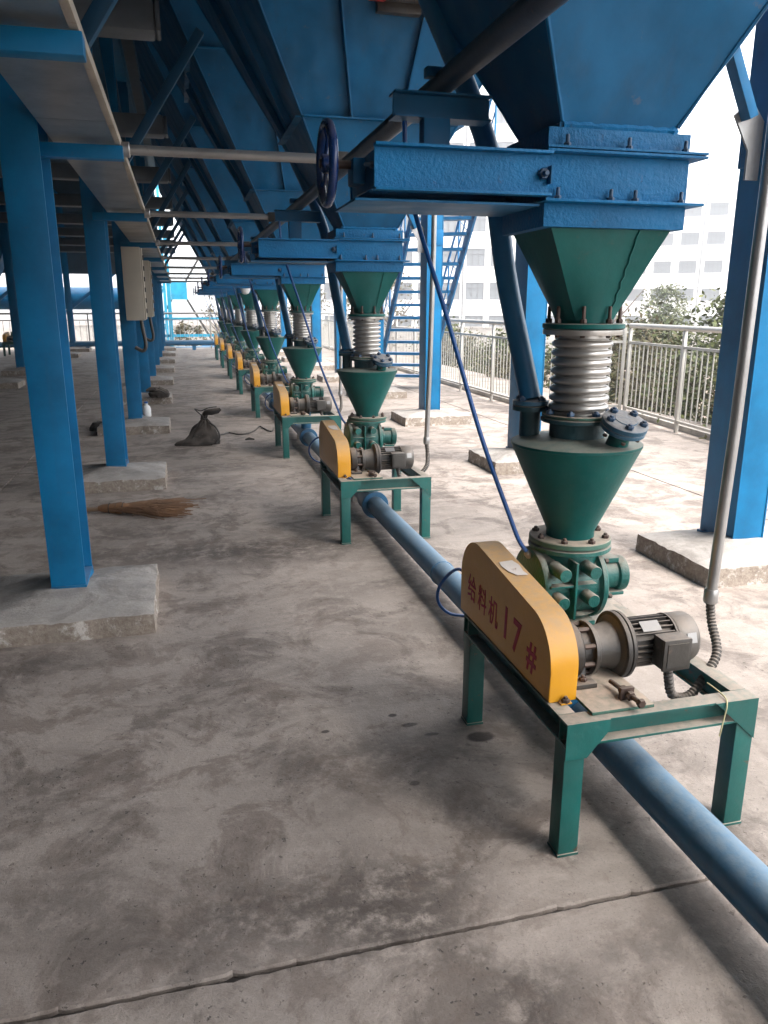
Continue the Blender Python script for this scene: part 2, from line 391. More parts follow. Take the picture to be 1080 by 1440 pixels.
# ------------------------------------------------------------------ ground, floor, platform
g = MB(); g._add([Vector((x, y, -2.2)) for x, y in ((-400, -300), (500, -300), (500, 600), (-400, 600))], [(0, 1, 2, 3)])
tag(g.build('ground', 'soil'), kind='structure')
def slab_mesh(x0, x1, y0, y1, seed):
    """slab with slightly ragged, rounded arrises"""
    rnd = random.Random(seed); mb = MB(); step = .016
    def edge(a, b, fixed, ax, sgn, jag):
        n_ = max(2, int((b - a) / step)) if jag else 2; pts = []
        for i in range(n_ + 1):
            t = a + (b - a) * i / n_
            o = 0
            if jag and 0 < i < n_:
                o = .005 * noise.noise(Vector((t * 5, fixed * 3, seed))) + .003 * noise.noise(Vector((t * 31, fixed, seed))) + (.007 * rnd.random() ** 2 if rnd.random() < .10 else 0) + .0025 * rnd.random()
            pts.append((t, fixed - sgn * abs(o)) if ax == 0 else (fixed - sgn * abs(o), t))
        return pts
    near = (-1.6 < x0 < 4) and y0 < 8
    loop = edge(x0, x1, y0, 0, -1, near)[:-1] + edge(y0, y1, x1, 1, 1, False)[:-1] + [p for p in reversed(edge(x0, x1, y1, 0, 1, near))][:-1] + [p for p in reversed(edge(y0, y1, x0, 1, -1, near))][:-1]
    top = [Vector((x, y, 0)) for x, y in loop]; n_ = len(top)
    cx = sum(p.x for p in top) / n_; cy = sum(p.y for p in top) / n_
    mid = [p.copy() for p in top]
    ins = [Vector((p.x + (.002 if p.x < x0 + .03 else -.002 if p.x > x1 - .03 else 0), p.y + (.004 if p.y < y0 + .03 else -.004 if p.y > y1 - .03 else 0), 0)) for p in top]
    for p in mid: p.z = -.006
    low = [Vector((p.x, p.y, -.045)) for p in top]
    f = [tuple(range(n_))] + [(n_ * k + i, n_ * (k + 1) + i, n_ * (k + 1) + (i + 1) % n_, n_ * k + (i + 1) % n_) for k in (0, 1) for i in range(n_)]
    mb._add(ins + mid + low, f)
    return mb
fb = MB(); fb.box(-16, 6.4, -8, 29, -.5, -.016)
floor = tag(fb.build('floor', 'joint'), kind='structure')
xs = [-16, -10.5, -6.0, -1.507, 3.9, 6.4]; ys = [-8, -4.4, 1.432, 7.30, 13.15, 19.0, 24.9, 29]
k = 0
for i in range(len(xs) - 1):
    for j in range(len(ys) - 1):
        mb = slab_mesh(xs[i] + .005, xs[i + 1] - .005, ys[j] + .005, ys[j + 1] - .005, k); k += 1
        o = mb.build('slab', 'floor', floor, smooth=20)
# ------------------------------------------------------------------ footings and columns
def footing_mesh(sx, sy, h, seed, skew=0.0):
    rnd = random.Random(seed); mb = MB(); nx, ny = 22, 22
    def P(i, j, z):
        u, v = i / nx * 2 - 1, j / ny * 2 - 1
        return Vector((u * sx / 2, v * sy / 2, z))
    grid = {}
    for i in range(nx + 1):
        for j in range(ny + 1):
            u, v = abs(i / nx * 2 - 1), abs(j / ny * 2 - 1)
            e = max(u, v)
            z = h + .050 * (1 - min(1, max(0, (e - .22) / .78))) ** 1.2
            p = P(i, j, z); nn = noise.noise(Vector((p.x * 5, p.y * 5, seed)))
            p.z += nn * .010 + .004 * noise.noise(Vector((p.x * 21, p.y * 21, seed)))
            p.x += noise.noise(Vector((p.y * 8, seed, 1))) * .012; p.y += noise.noise(Vector((p.x * 8, seed, 9))) * .012
            if e > .95: p.z -= (.005 + .010 * max(0, noise.noise(Vector((p.x * 14, p.y * 14, seed + 3))))) * (1.6 if e > .99 else .5)
            grid[i, j] = mb.bm.verts.new(p)
    for i in range(nx):
        for j in range(ny):
            mb.bm.faces.new((grid[i, j], grid[i + 1, j], grid[i + 1, j + 1], grid[i, j + 1]))
    loop = [(i, 0) for i in range(nx)] + [(nx, j) for j in range(ny)] + [(i, ny) for i in range(nx, 0, -1)] + [(0, j) for j in range(ny, 0, -1)]
    prev = [grid[q] for q in loop]
    for lv in (.85, .66, .45, .22, 0):
        cur = []
        for q in loop:
            c = grid[q].co; d = Vector((c.x, c.y, 0)).normalized()
            o_ = .006 * (1 - lv) + .007 * noise.noise(Vector((c.x * 11, c.y * 11, lv * 7 + seed))) + .004 * noise.noise(Vector((c.x * 40, c.y * 40, lv * 15 + seed)))
            cur.append(mb.bm.verts.new(Vector((c.x + d.x * o_, c.y + d.y * o_, c.z * lv - (.002 if lv == 0 else 0)))))
        for a in range(len(loop)):
            b = (a + 1) % len(loop)
            mb.bm.faces.new((prev[a], cur[a], cur[b], prev[b]))
        prev = cur
    return mb
def footing(x, y, sx, sy, h, seed, label, group, rz=0):
    ORG[0] = Vector((0, 0, 0))
    o = footing_mesh(sx, sy, h, seed).build('column_footing', 'footing', None, 35); o.location = (x, y, 0); o.rotation_euler.z = rz
    return tag(o, label, 'footing', group)
# H column: flanges face +-Y (left rows)
def h_column(x, y, z0, z1, bw, dp, label, group, flip=False):
    t = thing('steel_column', (x, y, z0), label, 'column', group)
    def bx(mb, a, b, c, d, e, f, bev=.0015):
        if flip: return mb.box(x + c, x + d, y + a, y + b, e, f, bev)
        return mb.box(x + a, x + b, y + c, y + d, e, f, bev)
    for sgn in (-1, 1):
        c0, c1 = sorted((sgn * dp / 2, sgn * (dp / 2 - .012)))
        bx(MB(), -bw / 2, bw / 2, c0, c1, z0 + .014, z1).build('flange', 'blue', t)
    bx(MB(), -.005, .005, -dp / 2 + .0125, dp / 2 - .0125, z0 + .014, z1, 0).build('web', 'blue', t)
    bx(MB(), -bw / 2 - .003, bw / 2 + .003, -dp / 2 - .003, dp / 2 + .003, z0 - .03, z0 + .0135, .001).build('base_plate', 'blue', t)
    return t
LP = 2.95
for i in range(9):
    y = 3.86 + LP * i
    where = 'nearest' if i == 0 else ORDN[i] + ' from the camera'
    footing(-.605, y - .08, .80, .72, .10, i + 1, f'low concrete footing under the {where} column of the left aisle row', 'footings of the left aisle columns')
    h_column(-.597, y, .145, 4.5, .155, .29, f'blue steel H column in the left aisle row, {where}', 'blue columns along the left aisle')
for i in range(9):
    y = 3.70 + PITCH * i
    where = 'nearest' if i == 0 else ORDN[i] + ' from the camera'
    footing(3.05, y - .08, .86, .68, .115, i + 31, f'concrete footing under the {where} column of the right outer row', 'footings of the right outer columns')
    t = thing('steel_column', (3.06, y, .155), f'blue steel box column in the right outer row by the railing, {where}', 'column', 'blue columns along the right side')
    MB().box(2.965, 3.155, y - .15, y + .15, .145, 4.5, .006).build('column_shaft', 'blue', t)
    for dx_ in (-.0975, .0975):
        MB().box(3.06 + dx_ - .004, 3.06 + dx_ + .004, y - .1545, y - .1465, .146, 4.49, .001).build('edge_weld', 'blue', t)
    MB().box(2.955, 3.165, y - .16, y + .16, .10, .1445, .002).build('base_plate', 'blue', t)
for i in range(5):
    y = 15.6 + LP * i
    where = 'nearest one in view' if i == 0 else ORDN[i] + ' one in view'
    footing(-3.35, y, .86, .74, .11, i + 61, f'footing in the row far left across the aisle, {where}', 'footings far left')
    h_column(-3.45, y + .06, .155, 4.5, .155, .29, f'blue column far left across the aisle, {where}', 'blue columns far left')

# ------------------------------------------------------------------ roof deck and beams overhead
rb = MB(); rb.box(-16, 3.3, -9, 27.8, 5.6, 5.7)  # unseen stretch behind the camera is drawn out to block light
single('roof_deck', rb, 'roof', (-6, 11, 5.6), 'dark roof deck over the hoppers', 'roof')
for x, nm in ((-.597, 'left aisle'), (3.06, 'right outer'), (-3.45, 'far left')):
    t = thing('roof_beam', (x, 12, 4.5), f'long blue roof beam carried on the {nm} columns', 'beam')
    for z0, z1, hw in ((4.502, 4.517, .09), (4.517, 4.753, .005), (4.753, 4.768, .09)):
        MB().box(x - hw, x + hw, -5, 27.7, z0, z1).build('web' if hw < .01 else 'flange', 'blue', t)
for i in range(8):
    y = 5.35 + PITCH * i
    t = thing('cross_beam', (-.3, y, 3.0), f'grey galvanised cross beam over the left aisle, {ORDN[i]} from the camera', 'beam', 'grey cross beams over the aisle')
    MB().box(-3.4, -.03, y - .11, y + .11, 3.0, 3.18, .03).build('beam_box', 'beam', t)
    MB().box(-.03, 0.0, y - .10, y + .10, 3.01, 3.17, .01).build('end_cap', 'beam', t)
ORG[0] = Vector((0, 0, 0))
for i in range(8):
    y = 5.28 + LP * i if i else 5.28
    yy = 3.86 + LP * i
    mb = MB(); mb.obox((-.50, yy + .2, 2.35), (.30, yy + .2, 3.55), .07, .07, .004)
    single('knee_brace', mb, 'brace', (-.5, yy + .2, 2.35), f'shade-coloured blue diagonal brace rising from the left aisle column, {ORDN[i]} from the camera', 'brace', 'diagonal braces over the left columns')
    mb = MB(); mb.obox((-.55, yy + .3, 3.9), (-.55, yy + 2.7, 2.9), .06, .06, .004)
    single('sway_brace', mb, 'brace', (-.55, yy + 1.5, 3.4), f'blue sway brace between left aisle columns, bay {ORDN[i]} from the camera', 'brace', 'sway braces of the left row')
# unseen walls added to block light left and behind; dark panel added at far end
t = thing('light_blocking_wall', (-11, 10, 0), 'unseen dark wall added far left and behind the camera to block light', 'wall')
mb = MB()
for k_ in range(150):
    y = -9 + k_ * .25; mb.box(-12.0 - (.05 if k_ % 2 else 0), -11.95 - (.05 if k_ % 2 else 0), y, y + .2499, 0, 5.6)
tag(mb.build('blocking_sheet', 'roof', t, 0), kind='stuff')
MB().box(-12, 1.0, -9.1, -8.9, -.1, 5.6).build('added_panel', 'roof', t)
t = thing('added_dark_panel', (-6, 27.6, 2.5), 'dark panel added to darken the top of the far left end opening', 'wall')
MB().box(-11.9, -.75, 27.72, 27.78, 2.45, 5.58).build('added_panel', 'roof', t)
# knee braces with gusset on the right outer columns
for i in range(7):
    y = 3.70 + PITCH * i
    t = thing('side_bracket', (3.0, y, 2.3), f'blue gusset and brace bolted to the right outer column, {ORDN[i]} from the camera', 'bracket', 'gusset brackets on the right columns')
    MB().box(2.957, 3.163, y - .158, y + .158, 2.16, 2.34, .003).build('sleeve', 'gate', t)
    def fn(u, v, d, y=y): return Vector((u, y + d, v))
    MB().prism([(2.957, 2.08), (2.88, 2.08), (2.88, 2.22), (2.78, 2.38), (2.87, 2.46), (2.957, 2.36)], fn, -.012, .002).build('gusset', 'galv', t)
    MB().obox((2.84, y - .05, 2.36), (2.39, y - .05, 3.25), .07, .05, .003).build('strut', 'hopper', t)

# ------------------------------------------------------------------ cable tray along the left columns
t = thing('cable_tray', (-.35, 12, 2.16), 'galvanised cable tray running along the left columns overhead', 'cable tray')
y0, y1, n_ = .6, 27.0, 9
for i in range(n_):
    a = y0 + (y1 - y0) * i / n_; b = y0 + (y1 - y0) * (i + 1) / n_
    mb = MB(); mb.box(-.50, -.232, a + .003, b - .003, 2.160, 2.163); mb.box(-.50, -.497, a + .003, b - .003, 2.1635, 2.27); mb.build('tray_section', 'tray', t)
    mb = MB(); mb.box(-.232, -.207, a + .003, b - .003, 2.148, 2.185, .003); mb.build('side_lip', 'lip', t)
for k in range(3):
    pts = [(-.45 + .07 * k + .012 * math.sin(q * .7 + k), .7 + q * .55, 2.178 + .004 * math.sin(q * 1.3 + k * 2)) for q in range(48)]
    MB().tube(pts, .012, 8).build('cable', 'black', t)
BY = [.98, 2.42, 3.95, 6.65, 9.6, 12.5, 15.45, 18.4, 21.35, 24.3]
for i, y in enumerate(BY):
    mb = MB(); mb.box(-.60, -.20, y - .035, y + .035, 2.085, 2.143, .003)
    single('tray_bracket', mb, 'blue', (-.5, y, 2.1), f'blue bracket arm under the cable tray, {ORDN[i]} from the camera', 'bracket', 'bracket arms under the cable tray')

# ------------------------------------------------------------------ one feeder unit and everything above it (unit 1)
AX, AY = 1.20, 2.20
def arc(cy, cz, r, a0, a1, n=14): return [(cy + r * math.cos(R(a0 + (a1 - a0) * i / n)), cz + r * math.sin(R(a0 + (a1 - a0) * i / n))) for i in range(n + 1)]
def bolt_mesh(r, h, stud, mat, name='bolt'):
    ORG[0] = Vector((0, 0, 0)); mb = MB(); mb.hexbolt((0, 0, 0), (0, 0, 1), r, h, stud); return mb.mesh(name, M[mat])
BOLT = bolt_mesh(.0115, .010, .004, 'bolt'); BOLTB = bolt_mesh(.010, .009, .018, 'boltblue'); STUD = bolt_mesh(.0105, .013, .034, 'bolt'); BOLTP = bolt_mesh(.0125, .011, .002, 'boltblue'); BOLTS = bolt_mesh(.007, .006, 0, 'bolt')
def ring_bolts(me, parent, c, r, n, z, a0=0):
    for k_ in range(n):
        t_ = 2 * math.pi * (k_ + a0) / n
        part_at('bolt', me, parent, Vector((c[0] + r * math.cos(t_), c[1] + r * math.sin(t_), z)) - ORG[0], (0, 0, t_ * 1.7))

def make_feeder():
    t = thing('rotary_feeder', (1.19, 1.975, 0))
    X0, X1, Y0, Y1, ZT = .90, 1.48, 1.60, 2.36, .405
    for x in (X0, X1 - .058):
        for y in (Y0, Y1 - .058):
            lg = MB().box(x, x + .058, y, y + .058, .008, ZT - .072, .003).build('leg', 'stand', t)
            MB().box(x - .002, x + .060, y - .002, y + .060, .0, .0075, .001).build('foot_plate', 'stand', lg)
    def channel(a, b, ax, side):
        """channel with its open side outward: web, top flange, bottom flange"""
        mb = MB()
        if ax == 'x':
            yo, yi = (Y0, Y0 + .05) if side < 0 else (Y1, Y1 - .05)
            ya, yb = sorted((yo, yi)); yw = sorted((yo - side * .034, yo - side * .040))
            mb.box(a, b, ya, yb, ZT - .007, ZT, .0015); mb.box(a, b, ya, yb, ZT - .0715, ZT - .064, .0015)
            mb.box(a, b, yw[0], yw[1], ZT - .0638, ZT - .0072)
        else:
            xo, xi = (X0, X0 + .05) if side < 0 else (X1, X1 - .05)
            xa, xb = sorted((xo, xi)); xw = sorted((xo - side * .034, xo - side * .040))
            mb.box(xa, xb, a, b, ZT - .007, ZT, .0015); mb.box(xa, xb, a, b, ZT - .0715, ZT - .064, .0015)
            mb.box(xw[0], xw[1], a, b, ZT - .0638, ZT - .0072)
        return mb
    for sd in (-1, 1):
        channel(X0, X1, 'x', sd).build('rail', 'stand', t)
        channel(Y0 + .0505, Y1 - .0505, 'y', sd).build('rail', 'stand', t)
    for yy, d in ((Y0 - .0045, .004), (Y1 + .0005, .004)):
        fn = lambda u, v, q, yy=yy: Vector((u, yy + q, v))
        MB().prism([(X0, ZT), (X0 + .125, ZT), (X0 + .125, ZT - .03), (X0 + .062, ZT - .105), (X0, ZT - .105)], fn, 0, d).build('gusset', 'stand', t)
        MB().prism([(X1, ZT), (X1 - .135, ZT), (X1, ZT - .125)], fn, 0, d).build('gusset', 'stand', t)
    # mounting plates
    MB().box(.985, 1.17, 1.622, 2.30, ZT + .0005, ZT + .010, .002).build('mounting_plate', 'flange', t)
    MB().box(1.17 + .001, 1.44, 2.07, 2.34, ZT + .0005, ZT + .008, .002).build('mounting_plate', 'stand', t)
    # chain guard: hull of two circles, closed box
    gy, gz_, gr = 2.27, .547, .142; fy, fz, fr = 1.845, .498, .135
    fn = lambda u, v, d: Vector((d, u, v))
    outline = [(2.412, .407)] + arc(gy, gz_, gr, 0, 97) + arc(fy, fz, fr, 97, 180) + [(1.71, .407)]
    gd = MB().prism(outline, fn, .903, .985, .004).build('chain_guard', 'yellow', t)
    MB().box(.93, .962, 1.690, 1.709, .407, .411).build('foot_tab', 'yellow', gd)
    part_at('bolt', BOLT, gd, Vector((.946, 1.698, .411)) - ORG[0])
    # torn paper label on the slope of the guard
    sl = Vector((0, math.cos(R(187)), math.sin(R(187)))); nn_ = Vector((0, math.cos(R(97)), math.sin(R(97))))
    pc = Vector((.944, 2.10, 0)); pc.z = .689 - .10 * .0; 
    base = Vector((0, gy, gz_)) + nn_ * gr; tpar = (base.y - 2.075) / -sl.y; pc = Vector((.946, 0, 0)) + Vector((0, base.y, base.z)) + sl * tpar + nn_ * .0012
    pv = []
    for a, b in ((-.026, -.05), (.020, -.055), (.029, -.02), (.024, .02), (.028, .05), (-.006, .046), (-.022, .02), (-.030, -.02)):
        pv.append(pc + Vector((a, 0, 0)) + sl * b)
    pm = MB(); pm._add(pv + [p_ - nn_ * .0008 for p_ in pv], [tuple(range(8)), tuple(range(15, 7, -1))] + [(i, i + 8, (i + 1) % 8 + 8, (i + 1) % 8) for i in range(8)])
    pm.build('paper_label', 'paper', gd)
    # gear reducer on its foot, axis along X
    ry, rz = 1.85, .488
    rd = MB().lathe([(.050, 0), (.056, .003), (.078, .006), (.080, .012), (.080, .038), (.074, .044), (.060, .047), (.060, .072), (.066, .076)], (1.0, ry, rz), (1, 0, 0), 36).build('gear_reducer', 'motordark', t)
    MB().lathe([(.066, 0), (.079, .002), (.079, .014), (.075, .017), (.062, .020), (.062, .046), (.070, .080), (.088, .088)], (1.076, ry, rz), (1, 0, 0), 36).build('gear_casing', 'motor', rd)
    MB().lathe([(.088, 0), (.098, .002), (.099, .006), (.099, .014), (.094, .015), (.094, .018), (.099, .019), (.099, .028), (.094, .033), (.068, .036)], (1.164, ry, rz), (1, 0, 0), 40).build('mounting_flange', 'motordark', rd)
    for k_ in range(8):
        a_ = 2 * math.pi * k_ / 8 + .3
        mb = MB(); mb.cyl((1.044, ry + .069 * math.cos(a_), rz + .069 * math.sin(a_)), (1.078, ry + .069 * math.cos(a_), rz + .069 * math.sin(a_)), .0075, seg=6); mb.build('bolt', 'bolt', rd)
    mb = MB(); mb.prism([(ry - .062, .4155), (ry + .062, .4155), (ry + .055, .43), (ry + .048, .47), (ry - .048, .47), (ry - .055, .43)], fn, 1.006, 1.058, .003); mb.build('reducer_foot', 'motor', rd)
    for yb in (ry - .085, ry + .085):
        MB().box(1.0, 1.066, yb - .024, yb + .024, .4155, .430, .003).build('foot_lug', 'motor', rd)
        part_at('bolt', BOLT, rd, Vector((1.033, yb, .430)) - ORG[0])
    # electric motor: finned body, fan cover, terminal box
    mo = MB().lathe([(.058, 0), (.060, .002), (.060, .145), (.058, .147)], (1.200, ry, rz), (1, 0, 0), 32).build('motor', 'motordark', t)
    mb = MB()
    for k_ in range(26):
        a_ = 2 * math.pi * k_ / 26
        if -1.25 < ((a_ + math.pi) % (2 * math.pi)) - math.pi < .25 and False: continue
        c_, s_ = math.cos(a_), math.sin(a_)
        mb.obox((1.203, ry + .066 * c_, rz + .066 * s_), (1.338, ry + .066 * c_, rz + .066 * s_), .0028, .016, 0, (0, c_, s_))
    tag(mb.build('cooling_fins', 'motordark', mo), kind='stuff')
    MB().lathe([(.074, 0), (.075, .002), (.075, .058), (.070, .068), (.052, .076), (.02, .078)], (1.350, ry, rz), (1, 0, 0), 36).build('fan_cover', 'fan', mo)
    MB().lathe([(.060, 0), (.076, .002), (.076, .008), (.060, .010)], (1.339, ry, rz), (1, 0, 0), 36).build('end_bell', 'motordark', mo)
    tb = MB().box(1.262, 1.348, ry - .112, ry - .062, rz - .042, rz + .050, .006).build('terminal_box', 'motor', mo)
    MB().box(1.260, 1.350, ry - .123, ry - .1125, rz - .044, rz + .052, .005).build('box_lid', 'motor', tb)
    MB().box(1.272, 1.338, ry - .1250, ry - .1232, rz - .032, rz + .040, .0).build('lid_panel', 'motor', tb)
    mb = MB(); a_ = R(122); c_, s_ = math.cos(a_), math.sin(a_)
    mb.obox((1.235, ry + .0755 * c_, rz + .0755 * s_), (1.295, ry + .0755 * c_, rz + .0755 * s_), .036, .0015, 0, (0, c_, s_)); mb.build('nameplate', 'plate', mo)
    mb = MB(); a_ = R(160); c_, s_ = math.cos(a_), math.sin(a_)
    mb.obox((1.372, ry + .0758 * c_, rz + .0758 * s_), (1.402, ry + .0758 * c_, rz + .0758 * s_), .03, .0015, 0, (0, c_, s_)); mb.build('nameplate', 'plate', mo)
    # chain tension screw lying on the front rail
    ts = MB(); ts.cyl((1.105, 1.74, .432), (1.118, 1.605, .432), .007, seg=10); ts.hexbolt((1.117, 1.612, .432), (.09, -1, 0), .013, .012); ts.hexbolt((1.112, 1.655, .432), (.09, -1, 0), .014, .012); ts.hexbolt((1.110, 1.69, .432), (.09, -1, 0), .014, .010)
    ts.box(1.09, 1.13, 1.66, 1.673, .4155, .45, .001); ts.build('tension_screw', 'bolt', t)
    # rotary valve casting
    vx, vy, vz = 1.175, 2.20, .560
    vb = MB().lathe([(.10, 0), (.122, .003), (.126, .010), (.126, .022), (.112, .026), (.108, .030), (.108, .200), (.112, .204), (.126, .208), (.126, .222), (.120, .228), (.09, .231)], (vx - .115, vy, vz), (1, 0, 0), 40).build('valve_body', 'casting', t)
    MB().lathe([(.10, .0), (.092, .03), (.095, .075), (.11, .085)], (AX, AY, .608), (0, 0, 1), 28).build('valve_neck', 'casting', vb)
    MB().box(vx - .085, vx + .085, vy - .10, vy + .10, .414, .452, .006).build('valve_foot', 'casting', vb)
    MB().lathe([(.105, 0), (.075, .02), (.07, .05)], (AX, AY, .475), (0, 0, -1), 24).build('outlet_neck', 'casting', vb)
    for bx_, bz_ in ((1.108, .640), (1.212, .640), (1.108, .546), (1.212, .546)):
        MB().lathe([(.024, 0), (.0215, .01), (.0215, .075), (.0195, .0785)], (bx_, vy - .085, bz_), (0, -1, 0), 22).build('boss', 'casting', vb)
    MB().box(1.156, 1.164, vy - .140, vy - .08, .478, .668, .002).build('rib', 'casting', vb)
    mb = MB(); mb.box(1.076, 1.1555, vy - .134, vy - .08, .586, .594, .002); mb.box(1.1645, 1.236, vy - .134, vy - .08, .586, .594, .002); mb.build('rib', 'casting', vb)
    bh = MB().lathe([(.066, 0), (.066, .02), (.050, .026), (.050, .075), (.058, .079), (.060, .084), (.060, .108), (.052, .113)], (1.291, vy, .572), (1, 0, 0), 28).build('bearing_housing', 'casting', vb)
    MB().box(1.318, 1.372, vy - .03, vy + .03, .618, .636, .003).build('grease_cap', 'casting', bh)
    MB().box(1.318, 1.388, vy - .05, vy + .05, .5105, .5225, .003).build('housing_foot', 'casting', bh)
    for k_ in range(6):
        a_ = 2 * math.pi * k_ / 6 + .2
        mb = MB(); mb.cyl((1.292, vy + .114 * math.cos(a_), vz + .114 * math.sin(a_)), (1.303, vy + .114 * math.cos(a_), vz + .114 * math.sin(a_)), .008, seg=6); mb.build('bolt', 'bolt', vb)
    MB().cyl((.985, 2.26, .548), (1.058, 2.26, .548), .028, seg=20).build('drive_shaft', 'bolt', vb)
    vf = MB().lathe([(.124, 0), (.132, .002), (.134, .004), (.134, .016), (.131, .018)], (AX, AY, .681), (0, 0, 1), 44).build('inlet_flange', 'casting', vb)
    # outlet spool down to the conveying pipe
    MB().lathe([(.055, 0), (.055, .2)], (1.215, AY, .20), (0, 0, 1), 24).build('outlet_spool', 'pipe', t)
    # slack flexible cable hanging under the rail back up to the terminal box
    def bez(p, n=26):
        p = [Vector(q) for q in p]; out = []
        for i in range(len(p) - 1):
            a, b = p[i], p[i + 1]; ta = (p[min(i + 1, len(p) - 1)] - p[max(i - 1, 0)]) * .5; tb_ = (p[min(i + 2, len(p) - 1)] - p[i]) * .5
            for q in range(n // (len(p) - 1) + 1):
                s_ = q / (n // (len(p) - 1) + 1)
                h1 = 2 * s_ ** 3 - 3 * s_ ** 2 + 1; h2 = -2 * s_ ** 3 + 3 * s_ ** 2; h3 = s_ ** 3 - 2 * s_ ** 2 + s_; h4 = s_ ** 3 - s_ ** 2
                out.append(a * h1 + b * h2 + ta * h3 + tb_ * h4)
        return out + [p[-1]]
    make_feeder.bez = bez
    return t
feeder = make_feeder()
bez = make_feeder.bez
def corr(path, r, amp, step=.0075, seg=10):
    """corrugated tube along a path"""
    pts = [Vector(p) for p in path]; out = [pts[0]]; 
    L = [0]
    for a, b in zip(pts, pts[1:]): L.append(L[-1] + (b - a).length)
    n = max(4, int(L[-1] / step)); res = []
    j = 0
    for i in range(n + 1):
        d = L[-1] * i / n
        while j < len(pts) - 2 and L[j + 1] < d: j += 1
        f = (d - L[j]) / max(1e-6, L[j + 1] - L[j]); res.append(pts[j].lerp(pts[j + 1], min(1, f)))
    mb = MB(); mb.tube(res, r, seg, rfun=lambda i: r + (amp if i % 2 else -amp)); return mb

def make_cone():
    t = thing('receiving_cone', (AX, AY, .70))
    MB().lathe([(0.0774, 0), (0.0774, .02), (0.2024, .296), (0.2037, .300)], (AX, AY, .722), (0, 0, 1), 56, cap=False).build('cone_shell', 'green', t)
    MB().lathe([(0.2037, 0), (0.2055, .002), (0.2055, .010), (0.1980, .014), (0.0880, .028), (0.0792, .028)], (AX, AY, 1.0215), (0, 0, 1), 56, cap=False).build('top_plate', 'green', t)
    MB().lathe([(0.1276, 0), (0.1320, .002), (0.1320, .016), (0.1294, .019), (0.0774, .0192)], (AX, AY, .703), (0, 0, 1), 44, cap=False).build('bottom_flange', 'flange', t)
    ring_bolts(BOLT, t, (AX, AY), .113, 8, .722, .2)
    MB().lathe([(0.0862, 0), (0.0862, .05)], (AX, AY, 1.045), (0, 0, 1), 32).build('neck', 'neck', t)
    # blanked inspection port leaning toward the front
    pa = Vector((1.262, 2.065, 1.035)); pd = Vector((.06, -.42, 1)).normalized()
    pt = MB().lathe([(.034, -.01), (.030, .06)], pa, pd, 22).build('inspection_port', 'green', t)
    pc = pa + pd * .06
    MB().lathe([(.066, 0), (.068, .002), (.068, .012), (.066, .014)], pc, pd, 32).build('port_flange', 'blind', pt)
    bl = MB().lathe([(.066, 0), (.069, .002), (.069, .015), (.064, .018), (.035, .0195), (.033, .022), (.01, .0225)], pc + pd * .0145, pd, 32).build('blind_flange', 'blind', pt)
    q = pd.to_track_quat('Z', 'Y'); e = q.to_euler()
    for k_ in range(5):
        a_ = 2 * math.pi * k_ / 5 + .5
        u = q @ Vector((math.cos(a_) * .052, math.sin(a_) * .052, .033))
        part_at('bolt', BOLTP, pt, pc + u - ORG[0], e)
        u2 = q @ Vector((math.cos(a_) * .052, math.sin(a_) * .052, -.022))
        o = part_at('nut', BOLTS, pt, pc + u2 - ORG[0], e); 
    # vent stub at the rear left
    MB().lathe([(.033, 0), (.033, .10), (.058, .102), (.058, .116), (.055, .118)], (1.088, 2.310, 1.02), (0, 0, 1), 24).build('vent_stub', 'neck', t)
    return t
cone = make_cone()

def make_joint():
    t = thing('expansion_joint', (AX, AY, 1.095))
    prof = [(.086, 0), (.086, .012)]
    n = 8; z0 = .016; z1 = .236; st = (z1 - z0) / n
    for i in range(n):
        zc = z0 + st * (i + .5)
        for q in range(7):
            a_ = -90 + 180 * q / 6
            prof.append((.079 + .0140 * math.cos(R(a_)), zc + st * .40 * math.sin(R(a_))))
        prof.append((.0777, z0 + st * (i + 1)))
    prof += [(.085, .240), (.085, .256)]
    MB().lathe(prof, (AX, AY, 1.115), (0, 0, 1), 44, cap=False).build('bellows', 'steel', t)
    MB().lathe([(0.1100, 0), (0.1144, .002), (0.1144, .012), (0.1109, .0145), (0.0440, .0145)], (AX, AY, 1.096), (0, 0, 1), 44).build('lower_flange', 'neck', t)
    MB().lathe([(0.0792, 0), (0.1118, .0), (0.1126, .002), (0.1126, .008), (0.1091, .010)], (AX, AY, 1.1125), (0, 0, 1), 44, cap=False).build('lower_ring', 'flange', t)
    MB().lathe([(0.0792, 0), (0.1214, .001), (0.1223, .003), (0.1223, .015), (0.1197, .017)], (AX, AY, 1.364), (0, 0, 1), 44, cap=False).build('upper_ring', 'steel', t)
    MB().lathe([(0.1197, 0), (0.1241, .002), (0.1241, .014), (0.1214, .016), (0.0528, .016)], (AX, AY, 1.3825), (0, 0, 1), 44).build('upper_flange', 'green', t)
    ring_bolts(STUD, t, (AX, AY), .105, 8, 1.399, .35)
    ring_bolts(BOLTP, t, (AX, AY), .100, 8, 1.123, .1)
    for k_ in range(8):
        t_ = 2 * math.pi * (k_ + .35) / 8
        part_at('bolt_head', BOLTS, t, Vector((AX + .105 * math.cos(t_), AY + .105 * math.sin(t_), 1.3635)) - ORG[0], (math.pi, 0, 0))
    return t
joint = make_joint()

